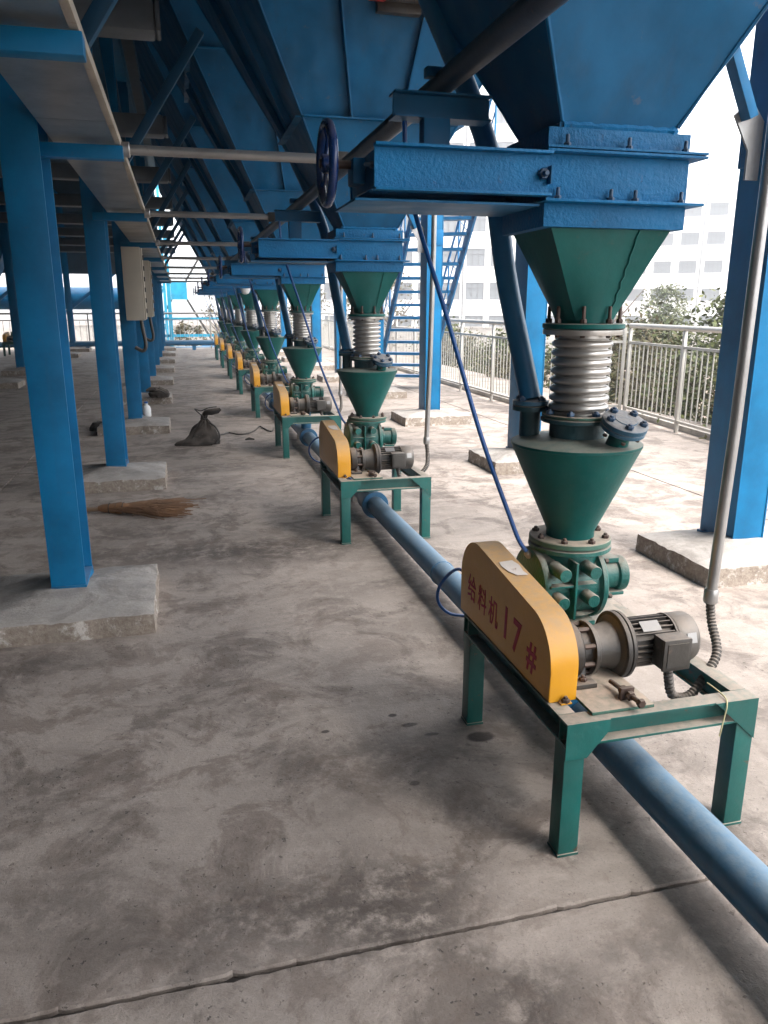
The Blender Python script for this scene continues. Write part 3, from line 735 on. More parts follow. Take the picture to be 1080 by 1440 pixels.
GX0, GX1, GY0, GY1 = .98, 1.42, 2.057, 2.345
def make_chute():
    """square to round transition"""
    t = thing('transition_chute', (AX, AY, 1.40))
    mb = MB(); n = 48; zs = [1.3995, 1.412, 1.655]
    bot, top = [], []
    hx, hy = .188, .128
    for i in range(n):
        a_ = 2 * math.pi * i / n; c_, s_ = math.cos(a_), math.sin(a_)
        bot.append((AX + .088 * c_, AY + .088 * s_))
        m_ = max(abs(c_) , abs(s_))
        top.append((AX + hx * max(-1, min(1, c_ / m_ )), AY + hy * max(-1, min(1, s_ / m_))))
    rings = []
    for f, z in ((0, 1.3995), (0, 1.41), (.33, 1.49), (.66, 1.575), (1, 1.6595)):
        rings.append([mb.bm.verts.new(Vector((b[0] + (q[0] - b[0]) * f, b[1] + (q[1] - b[1]) * f, z))) for b, q in zip(bot, top)])
    for a, b in zip(rings, rings[1:]):
        for i in range(n): mb.bm.faces.new((a[i], a[(i + 1) % n], b[(i + 1) % n], b[i]))
    mb.build('chute_shell', 'green', t, 25)
    pts = [Vector((AX + .035 + .05 * f + .003 * math.sin(f * 40), AY - .082 - (.128 - .082) * f - .003, 1.412 + .245 * f)) for f in [i / 14 for i in range(15)]]
    MB().tube(pts, .0022, 6).build('weld_seam', 'green', t)
    return t
chute = make_chute()

def weld_bead(x0, x1, y0, y1, z, r, seed):
    pts = []
    for (a, b) in (((x0, y0), (x1, y0)), ((x1, y0), (x1, y1)), ((x1, y1), (x0, y1)), ((x0, y1), (x0, y0))):
        for i in range(30):
            f = i / 30; p = Vector((a[0] + (b[0] - a[0]) * f, a[1] + (b[1] - a[1]) * f, z))
            pts.append(p + Vector((0, 0, .004 * noise.noise(p * 40 + Vector((seed, 0, 0))))))
    mb = MB(); mb.tube(pts + [pts[0]], r, 6, rfun=lambda i: r * (1 + .75 * noise.noise(Vector((i * 1.3, seed, 0))))); return mb
def make_gate():
    t = thing('slide_gate', (AX, AY, 1.66))
    cx = (GX0 + GX1) / 2
    MB().box(GX0, GX1, GY0, GY1, 1.660, 1.7215, .002).build('lower_collar', 'gate', t)
    MB().box(GX0 - .012, GX1 + .035, GY0 - .035, GY1 + .03, 1.722, 1.729, .0015).build('flange_plate', 'gate', t)
    MB().box(GX0 + .004, GX1 - .004, GY0 - .004, GY1, 1.7295, 1.8445, .002).build('gate_body', 'gate', t)
    MB().box(GX0 - .012, GX1 + .035, GY0 - .035, GY1 + .03, 1.845, 1.852, .0015).build('flange_plate', 'gate', t)
    MB().box(GX0 - .012, GX1 + .035, GY0 - .035, GY1 + .03, 1.8545, 1.861, .0015).build('flange_plate', 'gate', t)
    MB().box(GX0 + .004, GX1 - .002, GY0 + .002, GY1 - .002, 1.8615, 1.912, .002).build('upper_collar', 'gate', t)
    weld_bead(1.028, 1.372, 2.068, 2.332, 1.919, .0105, 3).build('weld_bead', 'gate', t)
    for z, xs_ in ((1.729, (1.01, 1.17, 1.245, 1.39)), (1.861, (1.03, 1.215, 1.39))):
        for x in xs_:
            part_at('bolt', BOLTB, t, Vector((x, GY0 - .018, z)) - ORG[0])
            part_at('bolt', BOLTB, t, Vector((x, GY1 + .014, z)) - ORG[0])
    # guide channels for the blade, reaching out to the left
    for ys_, o in ((GY0 - .010, -1), (GY1 - .002, 1)):
        mb = MB()
        ya, yb = sorted((ys_, ys_ - o * .006)); yc, yd = sorted((ys_, ys_ + o * .026))
        mb.box(.502, .9838, ya, yb, 1.742, 1.8385)
        mb.box(.500, .985, min(ya, yc), max(yb, yd), 1.839, 1.846, .001); mb.box(.500, .985, min(ya, yc), max(yb, yd), 1.7345, 1.7415, .001)
        mb.build('guide_channel', 'gate', t)
    MB().box(.455, .968, GY0 + .004, GY1 - .012, 1.712, 1.718).build('blade_tray', 'hopper', t)
    MB().box(.520, .972, GY0 + .02, GY1 - .03, 1.775, 1.783).build('gate_blade', 'hopper', t)
    MB().box(.506, .514, GY0 + .001, GY1 - .012, 1.75, 1.835).build('end_plate', 'hopper', t)
    MB().box(.470, .505, AY - .045, AY + .025, 1.765, 1.83, .004).build('screw_block', 'hopper', t)
    for y in (AY - .03, AY + .03, GY0 + .02):
        mb = MB(); mb.hexbolt((.506, y, 1.80), (-1, 0, 0), .010, .009, .012); mb.build('bolt', 'boltblue', t)
    MB().box(.980, .984, GY0 - .034, GY0 - .004, 1.765, 1.81).build('end_lug', 'hopper', t)
    mb = MB(); mb.hexbolt((.965, GY0 - .012, 1.79), (0, -1, 0), .015, .014, .012); mb.build('bolt', 'boltblue', t)
    wy, wz, wx = 2.185, 1.815, .405
    MB().cyl((wx - .02, wy, wz), (.52, wy, wz), .011, seg=14).build('screw_stem', 'bolt', t)
    wh = MB().torus((wx, wy, wz), (1, 0, 0), .098, .0125).build('handwheel', 'navy', t)
    MB().lathe([(.02, -.016), (.024, -.012), (.024, .014), (.018, .018)], (wx, wy, wz), (1, 0, 0), 18).build('hub', 'navy', wh)
    for k_ in range(3):
        a_ = R(90 + 120 * k_); c_, s_ = math.cos(a_), math.sin(a_)
        MB().tube([(wx, wy + .02 * c_, wz + .02 * s_), (wx + .006, wy + .06 * c_, wz + .06 * s_), (wx, wy + .092 * c_, wz + .092 * s_)], .008, 8).build('spoke', 'navy', wh)
    return t
gate = make_gate()

HZ0, HZ1, HK, HKY = 1.918, 4.5, .52, .50
def make_hopper():
    t = thing('storage_hopper', (AX, AY, HZ0))
    x0, x1, y0, y1 = 1.03, 1.37, 2.07, 2.33
    def ring(d): return [(x0 - HK * d, y0 - HKY * d), (x1 + HK * d, y0 - HKY * d), (x1 + HK * d, y1 + HKY * d), (x0 - HK * d, y1 + HKY * d)]
    mb = MB(); D = HZ1 - HZ0
    v = [Vector((x, y, HZ0)) for x, y in ring(0)] + [Vector((x, y, HZ1)) for x, y in ring(D)]
    mb._add(v, [(0, 1, 5, 4), (1, 2, 6, 5), (2, 3, 7, 6), (3, 0, 4, 7), (4, 5, 6, 7)])
    mb.build('hopper_shell', 'hopper', t, 10)
    for a, b in zip(ring(.01), ring(D)):
        pa, pb = Vector((a[0], a[1], HZ0 + .01)), Vector((b[0], b[1], HZ1))
        pts = [pa.lerp(pb, i / 60) for i in range(61)]
        MB().tube(pts, .006, 6, rfun=lambda i: .006 * (1 + .5 * noise.noise(Vector((i * 1.7, a[0], 2))))).build('corner_weld', 'hopper', t)
    r = ring(D)
    MB().box(r[0][0] - .02, r[2][0] + .02, r[0][1] + .012, r[2][1] - .012, HZ1 + .001, HZ1 + 1.0).build('bin_wall', 'hopper', t)
    def edge(d, off=0): 
        return ring(d)
    # horizontal stiffening angle round the cone
    for d in (.56, 1.55):
        rr = ring(d); z = HZ0 + d
        for a, b, nrm in ((0, 1, (0, -1)), (1, 2, (1, 0)), (2, 3, (0, 1)), (3, 0, (-1, 0))):
            pa = Vector((rr[a][0] + nrm[0] * .016, rr[a][1] + nrm[1] * .016, z)); pb = Vector((rr[b][0] + nrm[0] * .016, rr[b][1] + nrm[1] * .016, z))
            MB().obox(pa, pb, .05, .008).build('stiffener', 'hopper', t)
    # upright ribs on each face between the stiffeners
    for f in (.30, .62):
        for a, b, nrm in ((0, 1, (0, -1)), (2, 3, (0, 1)), (3, 0, (-1, 0))):
            lo, hi = ring(.565), ring(1.545)
            pl = Vector((lo[a][0] + (lo[b][0] - lo[a][0]) * f + nrm[0] * .016, lo[a][1] + (lo[b][1] - lo[a][1]) * f + nrm[1] * .016, HZ0 + .565))
            ph = Vector((hi[a][0] + (hi[b][0] - hi[a][0]) * f + nrm[0] * .016, hi[a][1] + (hi[b][1] - hi[a][1]) * f + nrm[1] * .016, HZ0 + 1.545))
            MB().obox(pl, ph, .009, .048, 0, (nrm[0], nrm[1], .3)).build('rib', 'hopper', t)
    return t
hopper = make_hopper()

def make_vent():
    t = thing('vent_pipe', (1.088, 2.310, 1.14))
    pts = [(1.088, 2.310, 1.155), (1.07, 2.36, 1.30), (1.03, 2.42, 1.55), (.985, 2.45, 1.85), (.93, 2.49, 2.05), (.72, 2.60, 2.55), (.45, 2.75, 3.2)]
    MB().tube(bez(pts, 40), .034, 16).build('pipe_run', 'pipe', t)
    MB().lathe([(.055, 0), (.058, .002), (.058, .014), (.035, .0165)], (1.088, 2.310, 1.1395), (0, 0, 1), 26).build('pipe_flange', 'blind', t)
    for k_ in range(4):
        a_ = 2 * math.pi * (k_ + .3) / 4
        part_at('bolt', BOLTP, t, Vector((1.088 + .044 * math.cos(a_), 2.310 + .044 * math.sin(a_), 1.154)) - ORG[0])
    return t
vent = make_vent()

def make_conduit():
    cx_, cy_ = 1.565, 1.905
    t = thing('motor_conduit', (cx_, cy_, .5))
    MB().tube([(cx_ - .03, cy_, .60), (cx_ - .015, cy_, 1.1), (cx_, cy_ + .01, 1.8), (cx_ + .01, cy_ + .02, 3.3)], .0165, 14).build('rigid_pipe', 'galv', t)
    MB().lathe([(.020, 0), (.022, .004), (.022, .040), (.019, .045)], (cx_ - .03, cy_, .562), (0, 0, 1), 16).build('coupling', 'galv', t)
    path = bez([(cx_ - .03, cy_, .565), (cx_ - .025, cy_ - .01, .50), (cx_ - .05, cy_ - .08, .43), (cx_ - .12, cy_ - .12, .375), (cx_ - .18, cy_ - .14, .335), (cx_ - .235, cy_ - .14, .345), (cx_ - .255, cy_ - .142, .40), (cx_ - .262, cy_ - .142, .447)], 56)
    corr(path, .0135, .0014, .006).build('flexible_cable', 'flex', t)
    return t
conduit = make_conduit()
def make_hose():
    t = thing('air_hose', (1.0, 2.2, .7))
    path = bez([(1.07, 2.20, .655), (1.03, 2.21, .70), (.99, 2.225, .80), (.90, 2.27, 1.06), (.80, 2.33, 1.42), (.70, 2.40, 1.78), (.68, 2.40, 2.00)], 50)
    MB().tube(path, .0075, 10).build('hose_tube', 'hose', t)
    MB().lathe([(.010, 0), (.012, .003), (.012, .02), (.008, .024)], (1.062, 2.20, .655), (-.6, .05, .7), 8).build('fitting', 'galv', t)
    return t
hose = make_hose()
def make_loop():
    t = thing('hose_loop', (.9, 2.40, .3))
    path = bez([(.96, 2.44, .50), (.90, 2.44, .545), (.84, 2.44, .50), (.83, 2.45, .43), (.88, 2.46, .37), (1.0, 2.46, .33), (1.17, 2.46, .19)], 44)
    MB().tube(path, .006, 8).build('hose_tube', 'hose', t)
    return t
loop = make_loop()

def ordl(i): return 'nearest the camera' if i == 0 else (ORDN[i] + ' from the camera' if i < NF - 1 else 'farthest from the camera')
spec = [(feeder, 'rotary feeder', 'green rotary feeder with yellow chain guard and grey motor on stand, {}', 'rotary feeders in the row'),
        (cone, 'hopper', 'green receiving cone with bolted flanges above the feeder, {}', 'green receiving cones'),
        (joint, 'expansion joint', 'silver steel bellows expansion joint between green flanges, {}', 'steel bellows joints'),
        (chute, 'chute', 'green square to round chute under the blue gate, {}', 'green transition chutes'),
        (gate, 'slide gate', 'blue bolted slide gate with navy handwheel at its left end, {}', 'blue slide gates'),
        (hopper, 'hopper', 'big blue pyramid storage hopper overhead, {}', 'blue storage hoppers of the right row'),
        (vent, 'pipe', 'slanting blue vent pipe rising from the rear of the green cone, {}', 'blue vent pipes'),
        (conduit, 'conduit', 'grey vertical conduit with flexible cable to the motor, {}', 'motor conduits'),
        (hose, 'hose', 'blue air hose sloping down from the gate to the feeder, {}', 'blue air hoses'),
        (loop, 'hose', 'short blue hose loop behind the yellow guard, {}', 'short hose loops')]
for o, cat, lab, grp in spec:
    tag(o, lab.format(ordl(0)), cat, grp)
    for i in range(1, NF):
        c = dup(o, (0, PITCH * i, 0), lab.format(ordl(i)), grp)
        j = {'rotary feeder': .010, 'hose': .16, 'pipe': .05, 'conduit': .04}.get(cat, 0)
        if j: c.rotation_euler.z = random.uniform(-j, j)
        if cat == 'rotary feeder': c.location.x += random.uniform(-.008, .008); c.location.y += random.uniform(-.02, .02)
        if cat == 'slide gate': c.location.x += random.uniform(-.012, .012)
feeder['label'] = 'green rotary feeder whose yellow guard reads 17#, nearest the camera'
# the hopper behind the camera is unseen, added to block light; the far left row shows hoppers and one guard only
for i in range(8):
    c = dup(hopper, (-6.45, 2.0 + PITCH * i, 0), f'dark blue storage hopper across the left aisle, {ORDN[i]} from the camera', 'blue storage hoppers of the left row')
c = dup(feeder, (-6.05, 23.75, 0), 'small distant yellow guarded feeder at the far left edge', 'rotary feeders in the row')
c = dup(hopper, (0, -PITCH, 0), 'unseen blue storage hopper added at the camera end to block light', 'blue storage hoppers of the right row')

# lettering on the first guard, bowed flat onto its left face
def lettering(parent, body, size, y, z, slope, squeeze=.8):
    cu = bpy.data.curves.new('lettering', 'FONT'); cu.body = body; cu.size = size; cu.extrude = .0004; cu.offset = size * (.006 if ord(body[0]) > 255 else .02); cu.align_x = 'CENTER'; cu.align_y = 'CENTER'
    tmp = bpy.data.objects.new('lettering_tmp', cu); col.objects.link(tmp)
    dg = bpy.context.evaluated_depsgraph_get(); dg.update()
    me = bpy.data.meshes.new_from_object(tmp.evaluated_get(dg)); bpy.data.objects.remove(tmp)
    me.materials.clear(); me.materials.append(M['lettering'])
    o = bpy.data.objects.new('lettering', me); col.objects.link(o); o.parent = parent
    m = Matrix(((0, 0, -1), (-math.cos(slope), math.sin(slope), 0), (math.sin(slope), math.cos(slope), 0))).to_4x4()
    m = m @ Matrix.Diagonal((squeeze, 1, 1, 1))
    m.translation = Vector((.9022, y, z)) - Vector((1.19, 1.975, 0))
    o.matrix_local = m
    return o
guard = [c for c in feeder.children if c.name.startswith('chain_guard')][0]
for ch, y, z, s in (('给', 2.305, .515, .096), ('料', 2.210, .508, .096), ('机', 2.115, .503, .098), ('1', 2.015, .510, .145), ('7', 1.935, .498, .145), ('#', 1.830, .488, .125)):
    lettering(guard, ch, s, y, z, R(-3))

# ------------------------------------------------------------------ long pipes
t = thing('conveying_pipe', (1.225, 12, .0), 'long blue grey conveying pipe running under all the feeder stands', 'pipe')
PZ = .118
MB().cyl((1.225, -1.2, PZ), (1.225, 26.6, PZ), .062, seg=36).build('pipe_run', 'pipe', t)
for y in (.95, 3.55, 6.4, 9.4):
    MB().torus((1.225, y, PZ), (0, 1, 0), .0625, .0035, 32, 6).build('weld_ring', 'pipe', t)
for i in range(NF):
    y = AY + PITCH * i
    if i >= 0:
        MB().lathe([(.0625, 0), (.092, .002), (.094, .006), (.094, .03), (.090, .034), (.082, .036), (.082, .22), (.0625, .26)], (1.225, y - .13, PZ), (0, 1, 0), 32, cap=False).build('mixing_tee', 'pipe', t)
    MB().box(1.19, 1.26, y + .46, y + .52, 0, .058, .004).build('pipe_support', 'pedestal', t)
t = thing('header_pipe', (.80, 12, 2.08), 'grey conduit pipe running the length of the row beside the hoppers', 'pipe')
HX, HZ = .79, 2.078
MB().cyl((HX, .2, HZ), (HX, 26.5, HZ), .033, seg=20).build('pipe_run', 'header', t)
for i in range(NF):
    y = 2.38 + PITCH * i
    s = thing('header_support', (.8, y, 1.86), f'blue channel arm and post carrying the header pipe at the gate, {ordl(i)}', 'bracket', 'header pipe supports')
    MB().box(.635, .93, y - .02, y - .013, 1.983, 2.04).build('arm_web', 'hopper', s)
    mb = MB(); mb.box(.635, .93, y - .045, y + .03, 2.0405, 2.046); mb.box(.635, .93, y - .045, y + .03, 1.977, 1.9825); mb.build('arm_flange', 'hopper', s)
    MB().box(.72, .80, y - .05, y + .0, 1.848, 1.9765, .003).build('post', 'hopper', s)
    MB().box(.735, .845, y - .025, y + .012, 2.09, 2.118, .004).build('clamp', 'hopper', s)
for i, y in enumerate([3.97, 6.55, 9.5, 12.4, 15.4, 18.3, 21.2, 24.2]):
    s = thing('cross_conduit', (.3, y, 2.13), f'grey conduit crossing the aisle from the tray to the header pipe, {ORDN[i]} from the camera', 'conduit', 'conduits crossing the aisle')
    MB().cyl((-.215, y, 2.135), (HX, y, 2.135), .022, seg=18).build('conduit_pipe', 'galv', s)
    MB().lathe([(.03, 0), (.034, .004), (.034, .04), (.03, .044)], (-.215, y, 2.135), (1, 0, 0), 16).build('locknut', 'galv', s)
    MB().box(HX - .06, HX + .05, y - .03, y + .03, 2.10, 2.168, .006).build('junction_box', 'motor', s)

# ------------------------------------------------------------------ electrical boxes on the third and fourth left columns
for i, (y, lab) in enumerate(((9.62, 'beige electrical cabinet on the third left column, nearer of two'), (12.35, 'beige electrical cabinet on the fourth left column, farther of two'))):
    z0, z1 = 1.29, 2.08
    s = thing('electrical_cabinet', (-.45, y, z0), lab, 'cabinet', 'electrical cabinets')
    MB().box(-.585, -.385, y - .25, y - .10, z0, z1, .006).build('cabinet_body', 'cabinet', s)
    d = MB().box(-.384, -.366, y - .245, y - .105, z0 + .01, z1 - .01, .004).build('door', 'cabinet', s)
    for k_ in range(6):
        MB().box(-.3655, -.352, y - .20, y - .15, z0 + .08 + .115 * k_, z0 + .13 + .115 * k_, .003).build('switch', 'black', d)
    corr(bez([(-.43, y - .18, z0 + .005), (-.42, y - .18, z0 - .10), (-.40, y - .19, z0 - .28), (-.44, y - .19, z0 - .34), (-.52, y - .18, z0 - .30)], 30), .021, .002, .012).build('flexible_cable', 'flex', s)

# ------------------------------------------------------------------ railings
ORG[0] = Vector((0, 0, 0))
BAL = MB().cyl((0, 0, 0), (0, 0, .80), .008, seg=6).mesh('baluster', M['rail'])
POST = MB().box(-.02, .02, -.02, .02, 0, 1.17, .003).mesh('post', M['rail'])
def railing(name, p0, p1, label, post=1.45, bal=.115, curved=False, mat='rail'):
    p0, p1 = Vector(p0), Vector(p1); d = p1 - p0; L = d.length; e = d.normalized(); ang = math.atan2(e.y, e.x)
    t = thing(name, p0, label, 'railing')
    MB().cyl(p0 + Vector((0, 0, 1.20)), p1 + Vector((0, 0, 1.20)), .032, seg=14).build('top_rail', mat, t)
    MB().obox(p0 + Vector((0, 0, .985)), p1 + Vector((0, 0, .985)), .03, .03).build('mid_rail', mat, t)
    MB().obox(p0 + Vector((0, 0, .13)), p1 + Vector((0, 0, .13)), .03, .03).build('bottom_rail', mat, t)
    n = max(1, round(L / post))
    for i in range(n + 1): part_at('post', POST, t, e * (L * i / n), (0, 0, ang))
    m = int(L / bal)
    for i in range(m + 1):
        q = e * (L * (i + .5) / (m + 1)); part_at('baluster', BAL, t, q + Vector((0, 0, .165)))
    return t
railing('guard_railing', (5.74, 9.25, 0), (5.02, 2.4, 0), 'pale steel guard railing near the right edge, nearer section ending in a post')
railing('guard_railing', (4.66, 9.9, 0), (4.78, 27.3, 0), 'pale steel guard railing along the right edge, farther section behind the stair', 1.5, .12)
railing('guard_railing', (4.66, 9.7, 0), (5.72, 9.35, 0), 'short return piece of railing joining the two right sections', 1.1, .12)
railing('guard_railing', (-.85, 28.2, 0), (4.7, 28.2, 0), 'pale railing across the far end of the aisle', 1.9, .15)
railing('guard_railing', (-15, 28.2, 0), (-1.0, 28.2, 0), 'pale railing across the far left end of the platform', 1.9, .2)
t = thing('edge_kerb', (5, 10, 0), 'low concrete kerb under the right railing', 'kerb')
for a, b in (((5.78, 9.3), (5.06, 2.4)), ((4.72, 9.75), (4.84, 28.0))):
    MB().obox((a[0] + .14, a[1], .035), (b[0] + .14, b[1], .035), .16, .07, .008).build('kerb_stone', 'kerb', t)
t = thing('end_pipe', (1, 27.4, .2), 'blue pipe on supports along the foot of the far railing', 'pipe')
MB().cyl((-15, 27.4, .24), (3.6, 27.4, .24), .09, seg=20).build('pipe_run', 'pipe', t)
for x in (-9, -6, -3, .4, 2.2): MB().box(x - .06, x + .06, 27.34, 27.46, 0, .15).build('pipe_support', 'pipe', t)

# ------------------------------------------------------------------ stair beyond the right columns
t = thing('steel_stair', (3.95, 14, 0), 'light blue open steel stair climbing toward the roof', 'stair')
S0, S1 = Vector((3.50, 14.15, 0)), Vector((3.50, 11.25, 3.55)); W = .84
for dx in (0, W):
    MB().obox(S0 + Vector((dx, -.42 * (dx > 0), 0)), S1 + Vector((dx, -.42 * (dx > 0), 0)), .03, .17).build('stringer', 'stair', t)
for i in range(1, 17):
    f = i / 17; p = S0.lerp(S1, f)
    mb = MB(); mb.obox((p.x + .017, p.y, p.z), (p.x + W - .017, p.y - .42, p.z), .20, .045); mb.build('tread', 'stair', t)
for dx in (-.03, W + .03):
    off = Vector((dx, -.42 * (dx > 0), 0))
    a, b = S0.lerp(S1, .05) + off, S1 + off
    hr = MB().tube([a + Vector((0, 0, .9)), b + Vector((0, 0, .9))], .02, 8).build('handrail', 'stair', t)
    MB().tube([a + Vector((0, 0, .5)), b + Vector((0, 0, .5))], .012, 6).build('mid_rail', 'stair', t)
    for i in range(7):
        p = a.lerp(b, i / 6); MB().tube([p, p + Vector((0, 0, .9))], .014, 6).build('baluster', 'stair', t)
    for i in range(6):
        p, q = a.lerp(b, i / 6), a.lerp(b, (i + 1) / 6); MB().tube([p + Vector((0, 0, .9)), q + Vector((0, 0, .1))], .009, 5).build('lattice', 'stair', t)

# ------------------------------------------------------------------ small things lying about
def cloth_lump(name, loc, prof, seed, mat='bagcloth', squash=1.0):
    """prof: list of (centre x, centre y, z, radius x, radius y)"""
    mb = MB(); n = 40; rings = []
    dense = []
    for a, b in zip(prof, prof[1:]):
        for k_ in range(5): dense.append([a[q] + (b[q] - a[q]) * k_ / 5 for q in range(5)])
    dense.append(list(prof[-1]))
    for (cx_, cy_, z, rx, ry_) in dense:
        rg = []
        for i in range(n):
            t_ = 2 * math.pi * i / n
            f = 1 + .22 * noise.noise(Vector((math.cos(t_) * 2.2, math.sin(t_) * 2.2, z * 7 + seed))) + .10 * noise.noise(Vector((math.cos(t_) * 6, math.sin(t_) * 6, z * 18 + seed)))
            f += (.05 + .25 * min(1, max(0, z - .08) / .12)) * (abs(math.sin(t_ * 4.5 + 1.7 * math.sin(z * 16) + seed)) - .4)
            rg.append(mb.bm.verts.new(Vector((cx_ + rx * f * math.cos(t_), cy_ + ry_ * f * math.sin(t_), max(.002, z + .02 * noise.noise(Vector((t_ * 2, z * 9, seed + 5))) * (z > .02))))))
        rings.append(rg)
    for a, b in zip(rings, rings[1:]):
        for i in range(n): mb.bm.faces.new((a[i], a[(i + 1) % n], b[(i + 1) % n], b[i]))
    mb.bm.faces.new(rings[0][::-1]); mb.bm.faces.new(rings[-1])
    return mb
# slumped bag in the aisle
t = thing('cloth_bag', (.13, 8.5, 0), 'slumped dark brown cloth bag with tied neck on the aisle floor', 'bag')
ORG[0] = Vector((0, 0, 0))
cloth_lump('bag', None, [(-.02, 0, .002, .215, .17), (0, 0, .03, .20, .17), (.03, .01, .10, .155, .135), (.05, .02, .17, .105, .09), (.055, .02, .23, .06, .05), (.05, .02, .27, .030, .028), (.055, .02, .31, .034, .03)], 3).build('bag_body', 'bagcloth', t)
MB().tube([(-.05, -.05, .01), (-.16, -.06, .015), (-.25, -.06, .012), (-.27, -.05, .006)], .04, 10, rfun=lambda i: (.07, .05, .028, .012)[i]).build('bag_corner', 'bagcloth', t)
MB().tube([(.055, .02, .31), (.08, 0, .34), (.13, -.02, .345), (.20, -.02, .355), (.23, -.02, .375)], .025, 10, rfun=lambda i: (.026, .032, .036, .03, .016)[i]).build('bag_neck', 'bagcloth', t)
MB().torus((.052, .02, .272), (.1, 0, 1), .033, .008, 20, 8).build('tie', 'bagstrap', t)
MB().tube(bez([(.05, -.02, .29), (-.0, -.05, .34), (-.04, -.04, .385), (.02, -.02, .36), (.10, -.03, .39), (.19, -.03, .40)], 30), .006, 6).build('strap', 'bagstrap', t)
MB().tube(bez([(.10, -.06, .24), (.17, -.08, .18), (.20, -.13, .09), (.16, -.17, .02)], 20), .009, 6).build('strap', 'bagstrap', t)
t = thing('cloth_bag', (-.38, 12.28, .10), 'small dark cloth bundle draped on the edge of a left footing', 'bag')
ORG[0] = Vector((0, 0, 0))
cloth_lump('bag', None, [(0, 0, .002, .14, .11), (.0, 0, .05, .15, .11), (.0, .0, .11, .11, .08), (-.03, 0, .15, .06, .05)], 9).build('bag_body', 'bagcloth', t)
MB().tube([(-.08, -.04, .12), (-.13, -.06, .13), (-.19, -.07, .11)], .03, 8, rfun=lambda i: (.045, .035, .015)[i]).build('bag_neck', 'bagcloth', t)
MB().tube(bez([(-.06, -.10, .10), (.02, -.13, .11), (.10, -.12, .06)], 14), .008, 6).build('strap', 'bagstrap', t)
# tangled cable from the bag toward the third stand
ORG[0] = Vector((0, 0, 0))
pts = [(.26, 8.9, .012), (.38, 9.0, .012), (.47, 9.12, .012), (.56, 8.98, .012), (.67, 9.0, .012), (.78, 9.22, .012), (.86, 9.5, .015), (.90, 9.35, .012), (.96, 9.1, .012), (1.02, 9.35, .012)]
single('loose_cable', MB().tube(bez(pts, 90), .009, 7), 'black', (.6, 9.1, 0), 'loose dark cable snaking from the bag toward the feeder stands', 'cable')
single('rag_scrap', MB().tube([(.62, 8.62, .006), (.66, 8.63, .014), (.72, 8.62, .006)], .02, 8, rfun=lambda i: (.008, .016, .006)[i]), 'bagcloth', (.66, 8.6, 0), 'tiny dark scrap on the floor right of the bag', 'scrap')
# straw broom
t = thing('straw_broom', (-.5, 5.66, 0), 'worn straw broom lying on the floor behind the nearest column', 'broom')
MB().tube([(-.98, 5.78, .028), (-.66, 5.72, .027), (-.52, 5.69, .028)], .017, 10).build('handle', 'wood', t)
rnd = random.Random(5); mb = MB()
for k_ in range(360):
    u = rnd.choice((-.5, -.3, -.1, .1, .25, .45)) + rnd.gauss(0, .12); h = rnd.random()
    a = Vector((-.62 + rnd.random() * .10, 5.705 + u * .05, .020 + h * .026)); b = Vector((-.34 + rnd.gauss(0, .045), 5.655 + u * .17, .012 + h * .05)); c = Vector((-.15 + rnd.gauss(0, .085), 5.66 + u * .36 + rnd.gauss(0, .03), .004 + h * .03))
    mb.tube([a, b, c], .0025, 3, cap=False)
tag(mb.build('bristles', 'straw', t), kind='stuff')
mb = MB(); mb.lathe([(.02, 0), (.03, .03), (.034, .08), (.046, .16), (.03, .22)], (-.66, 5.718, .034), (1, -.22, 0), 14); mb.build('binding', 'straw', t)
for k_, f in enumerate((.08, .13, .18)):
    p = Vector((-.66, 5.718, .034)) + Vector((1, -.22, 0)).normalized() * f
    MB().torus(p, (1, -.22, 0), .037 + .045 * (f - .08), .003, 18, 6).build('wire_band', 'bagstrap', t)
# white jug behind the third column, dark lump beside its footing
t = thing('plastic_jug', (-.50, 10.12, .12), 'small white plastic jug behind the third left column', 'jug')
MB().lathe([(.05, 0), (.055, .006), (.055, .10), (.045, .13), (.02, .15), (.02, .165)], (-.485, 10.12, .10), (0, 0, 1), 20).build('jug_body', 'white', t)
MB().lathe([(.023, 0), (.023, .02), (.02, .023)], (-.485, 10.12, .2655), (0, 0, 1), 14).build('cap', 'hose', t)
ORG[0] = Vector((-1.06, 9.75, 0))
o = MB(); ORG[0] = Vector((0, 0, 0))
o = cloth_lump('rag', None, [(0, 0, .002, .10, .09), (0, 0, .05, .09, .08), (0, 0, .10, .06, .05)], 21).build('rag_heap', 'bagstrap'); o.location = (-1.03, 9.75, 0)
tag(o, 'small black rag heap at the left side of the third footing', 'rag')
# white bowl hung on the fifth chute
t = thing('plastic_bowl', (1.09, 13.62, 1.70), 'white plastic bowl hanging on wire in front of a distant chute', 'bowl')
MB().lathe([(.085, .05), (.08, .02), (.055, -.03), (.02, -.045)], (1.09, 13.55, 1.68), (0, 0, 1), 24).build('bowl_shell', 'white', t)
MB().tube([(1.01, 13.55, 1.73), (1.05, 13.57, 1.80), (1.09, 13.60, 1.84)], .004, 5).build('wire', 'black', t)
MB().tube([(1.17, 13.55, 1.73), (1.13, 13.57, 1.80), (1.09, 13.60, 1.84)], .004, 5).build('wire', 'black', t)
# yellow twine round the front rail of the first stand
ORG[0] = Vector((0, 0, 0))
tw = bez([(1.392, 1.70, .409), (1.385, 1.62, .411), (1.375, 1.592, .40), (1.372, 1.593, .36), (1.368, 1.594, .325), (1.37, 1.60, .30)], 26)
single('twine', MB().tube(tw, .0022, 6), 'twine', (1.38, 1.6, .35), 'pale yellow twine tied over the front rail of the nearest stand', 'twine')
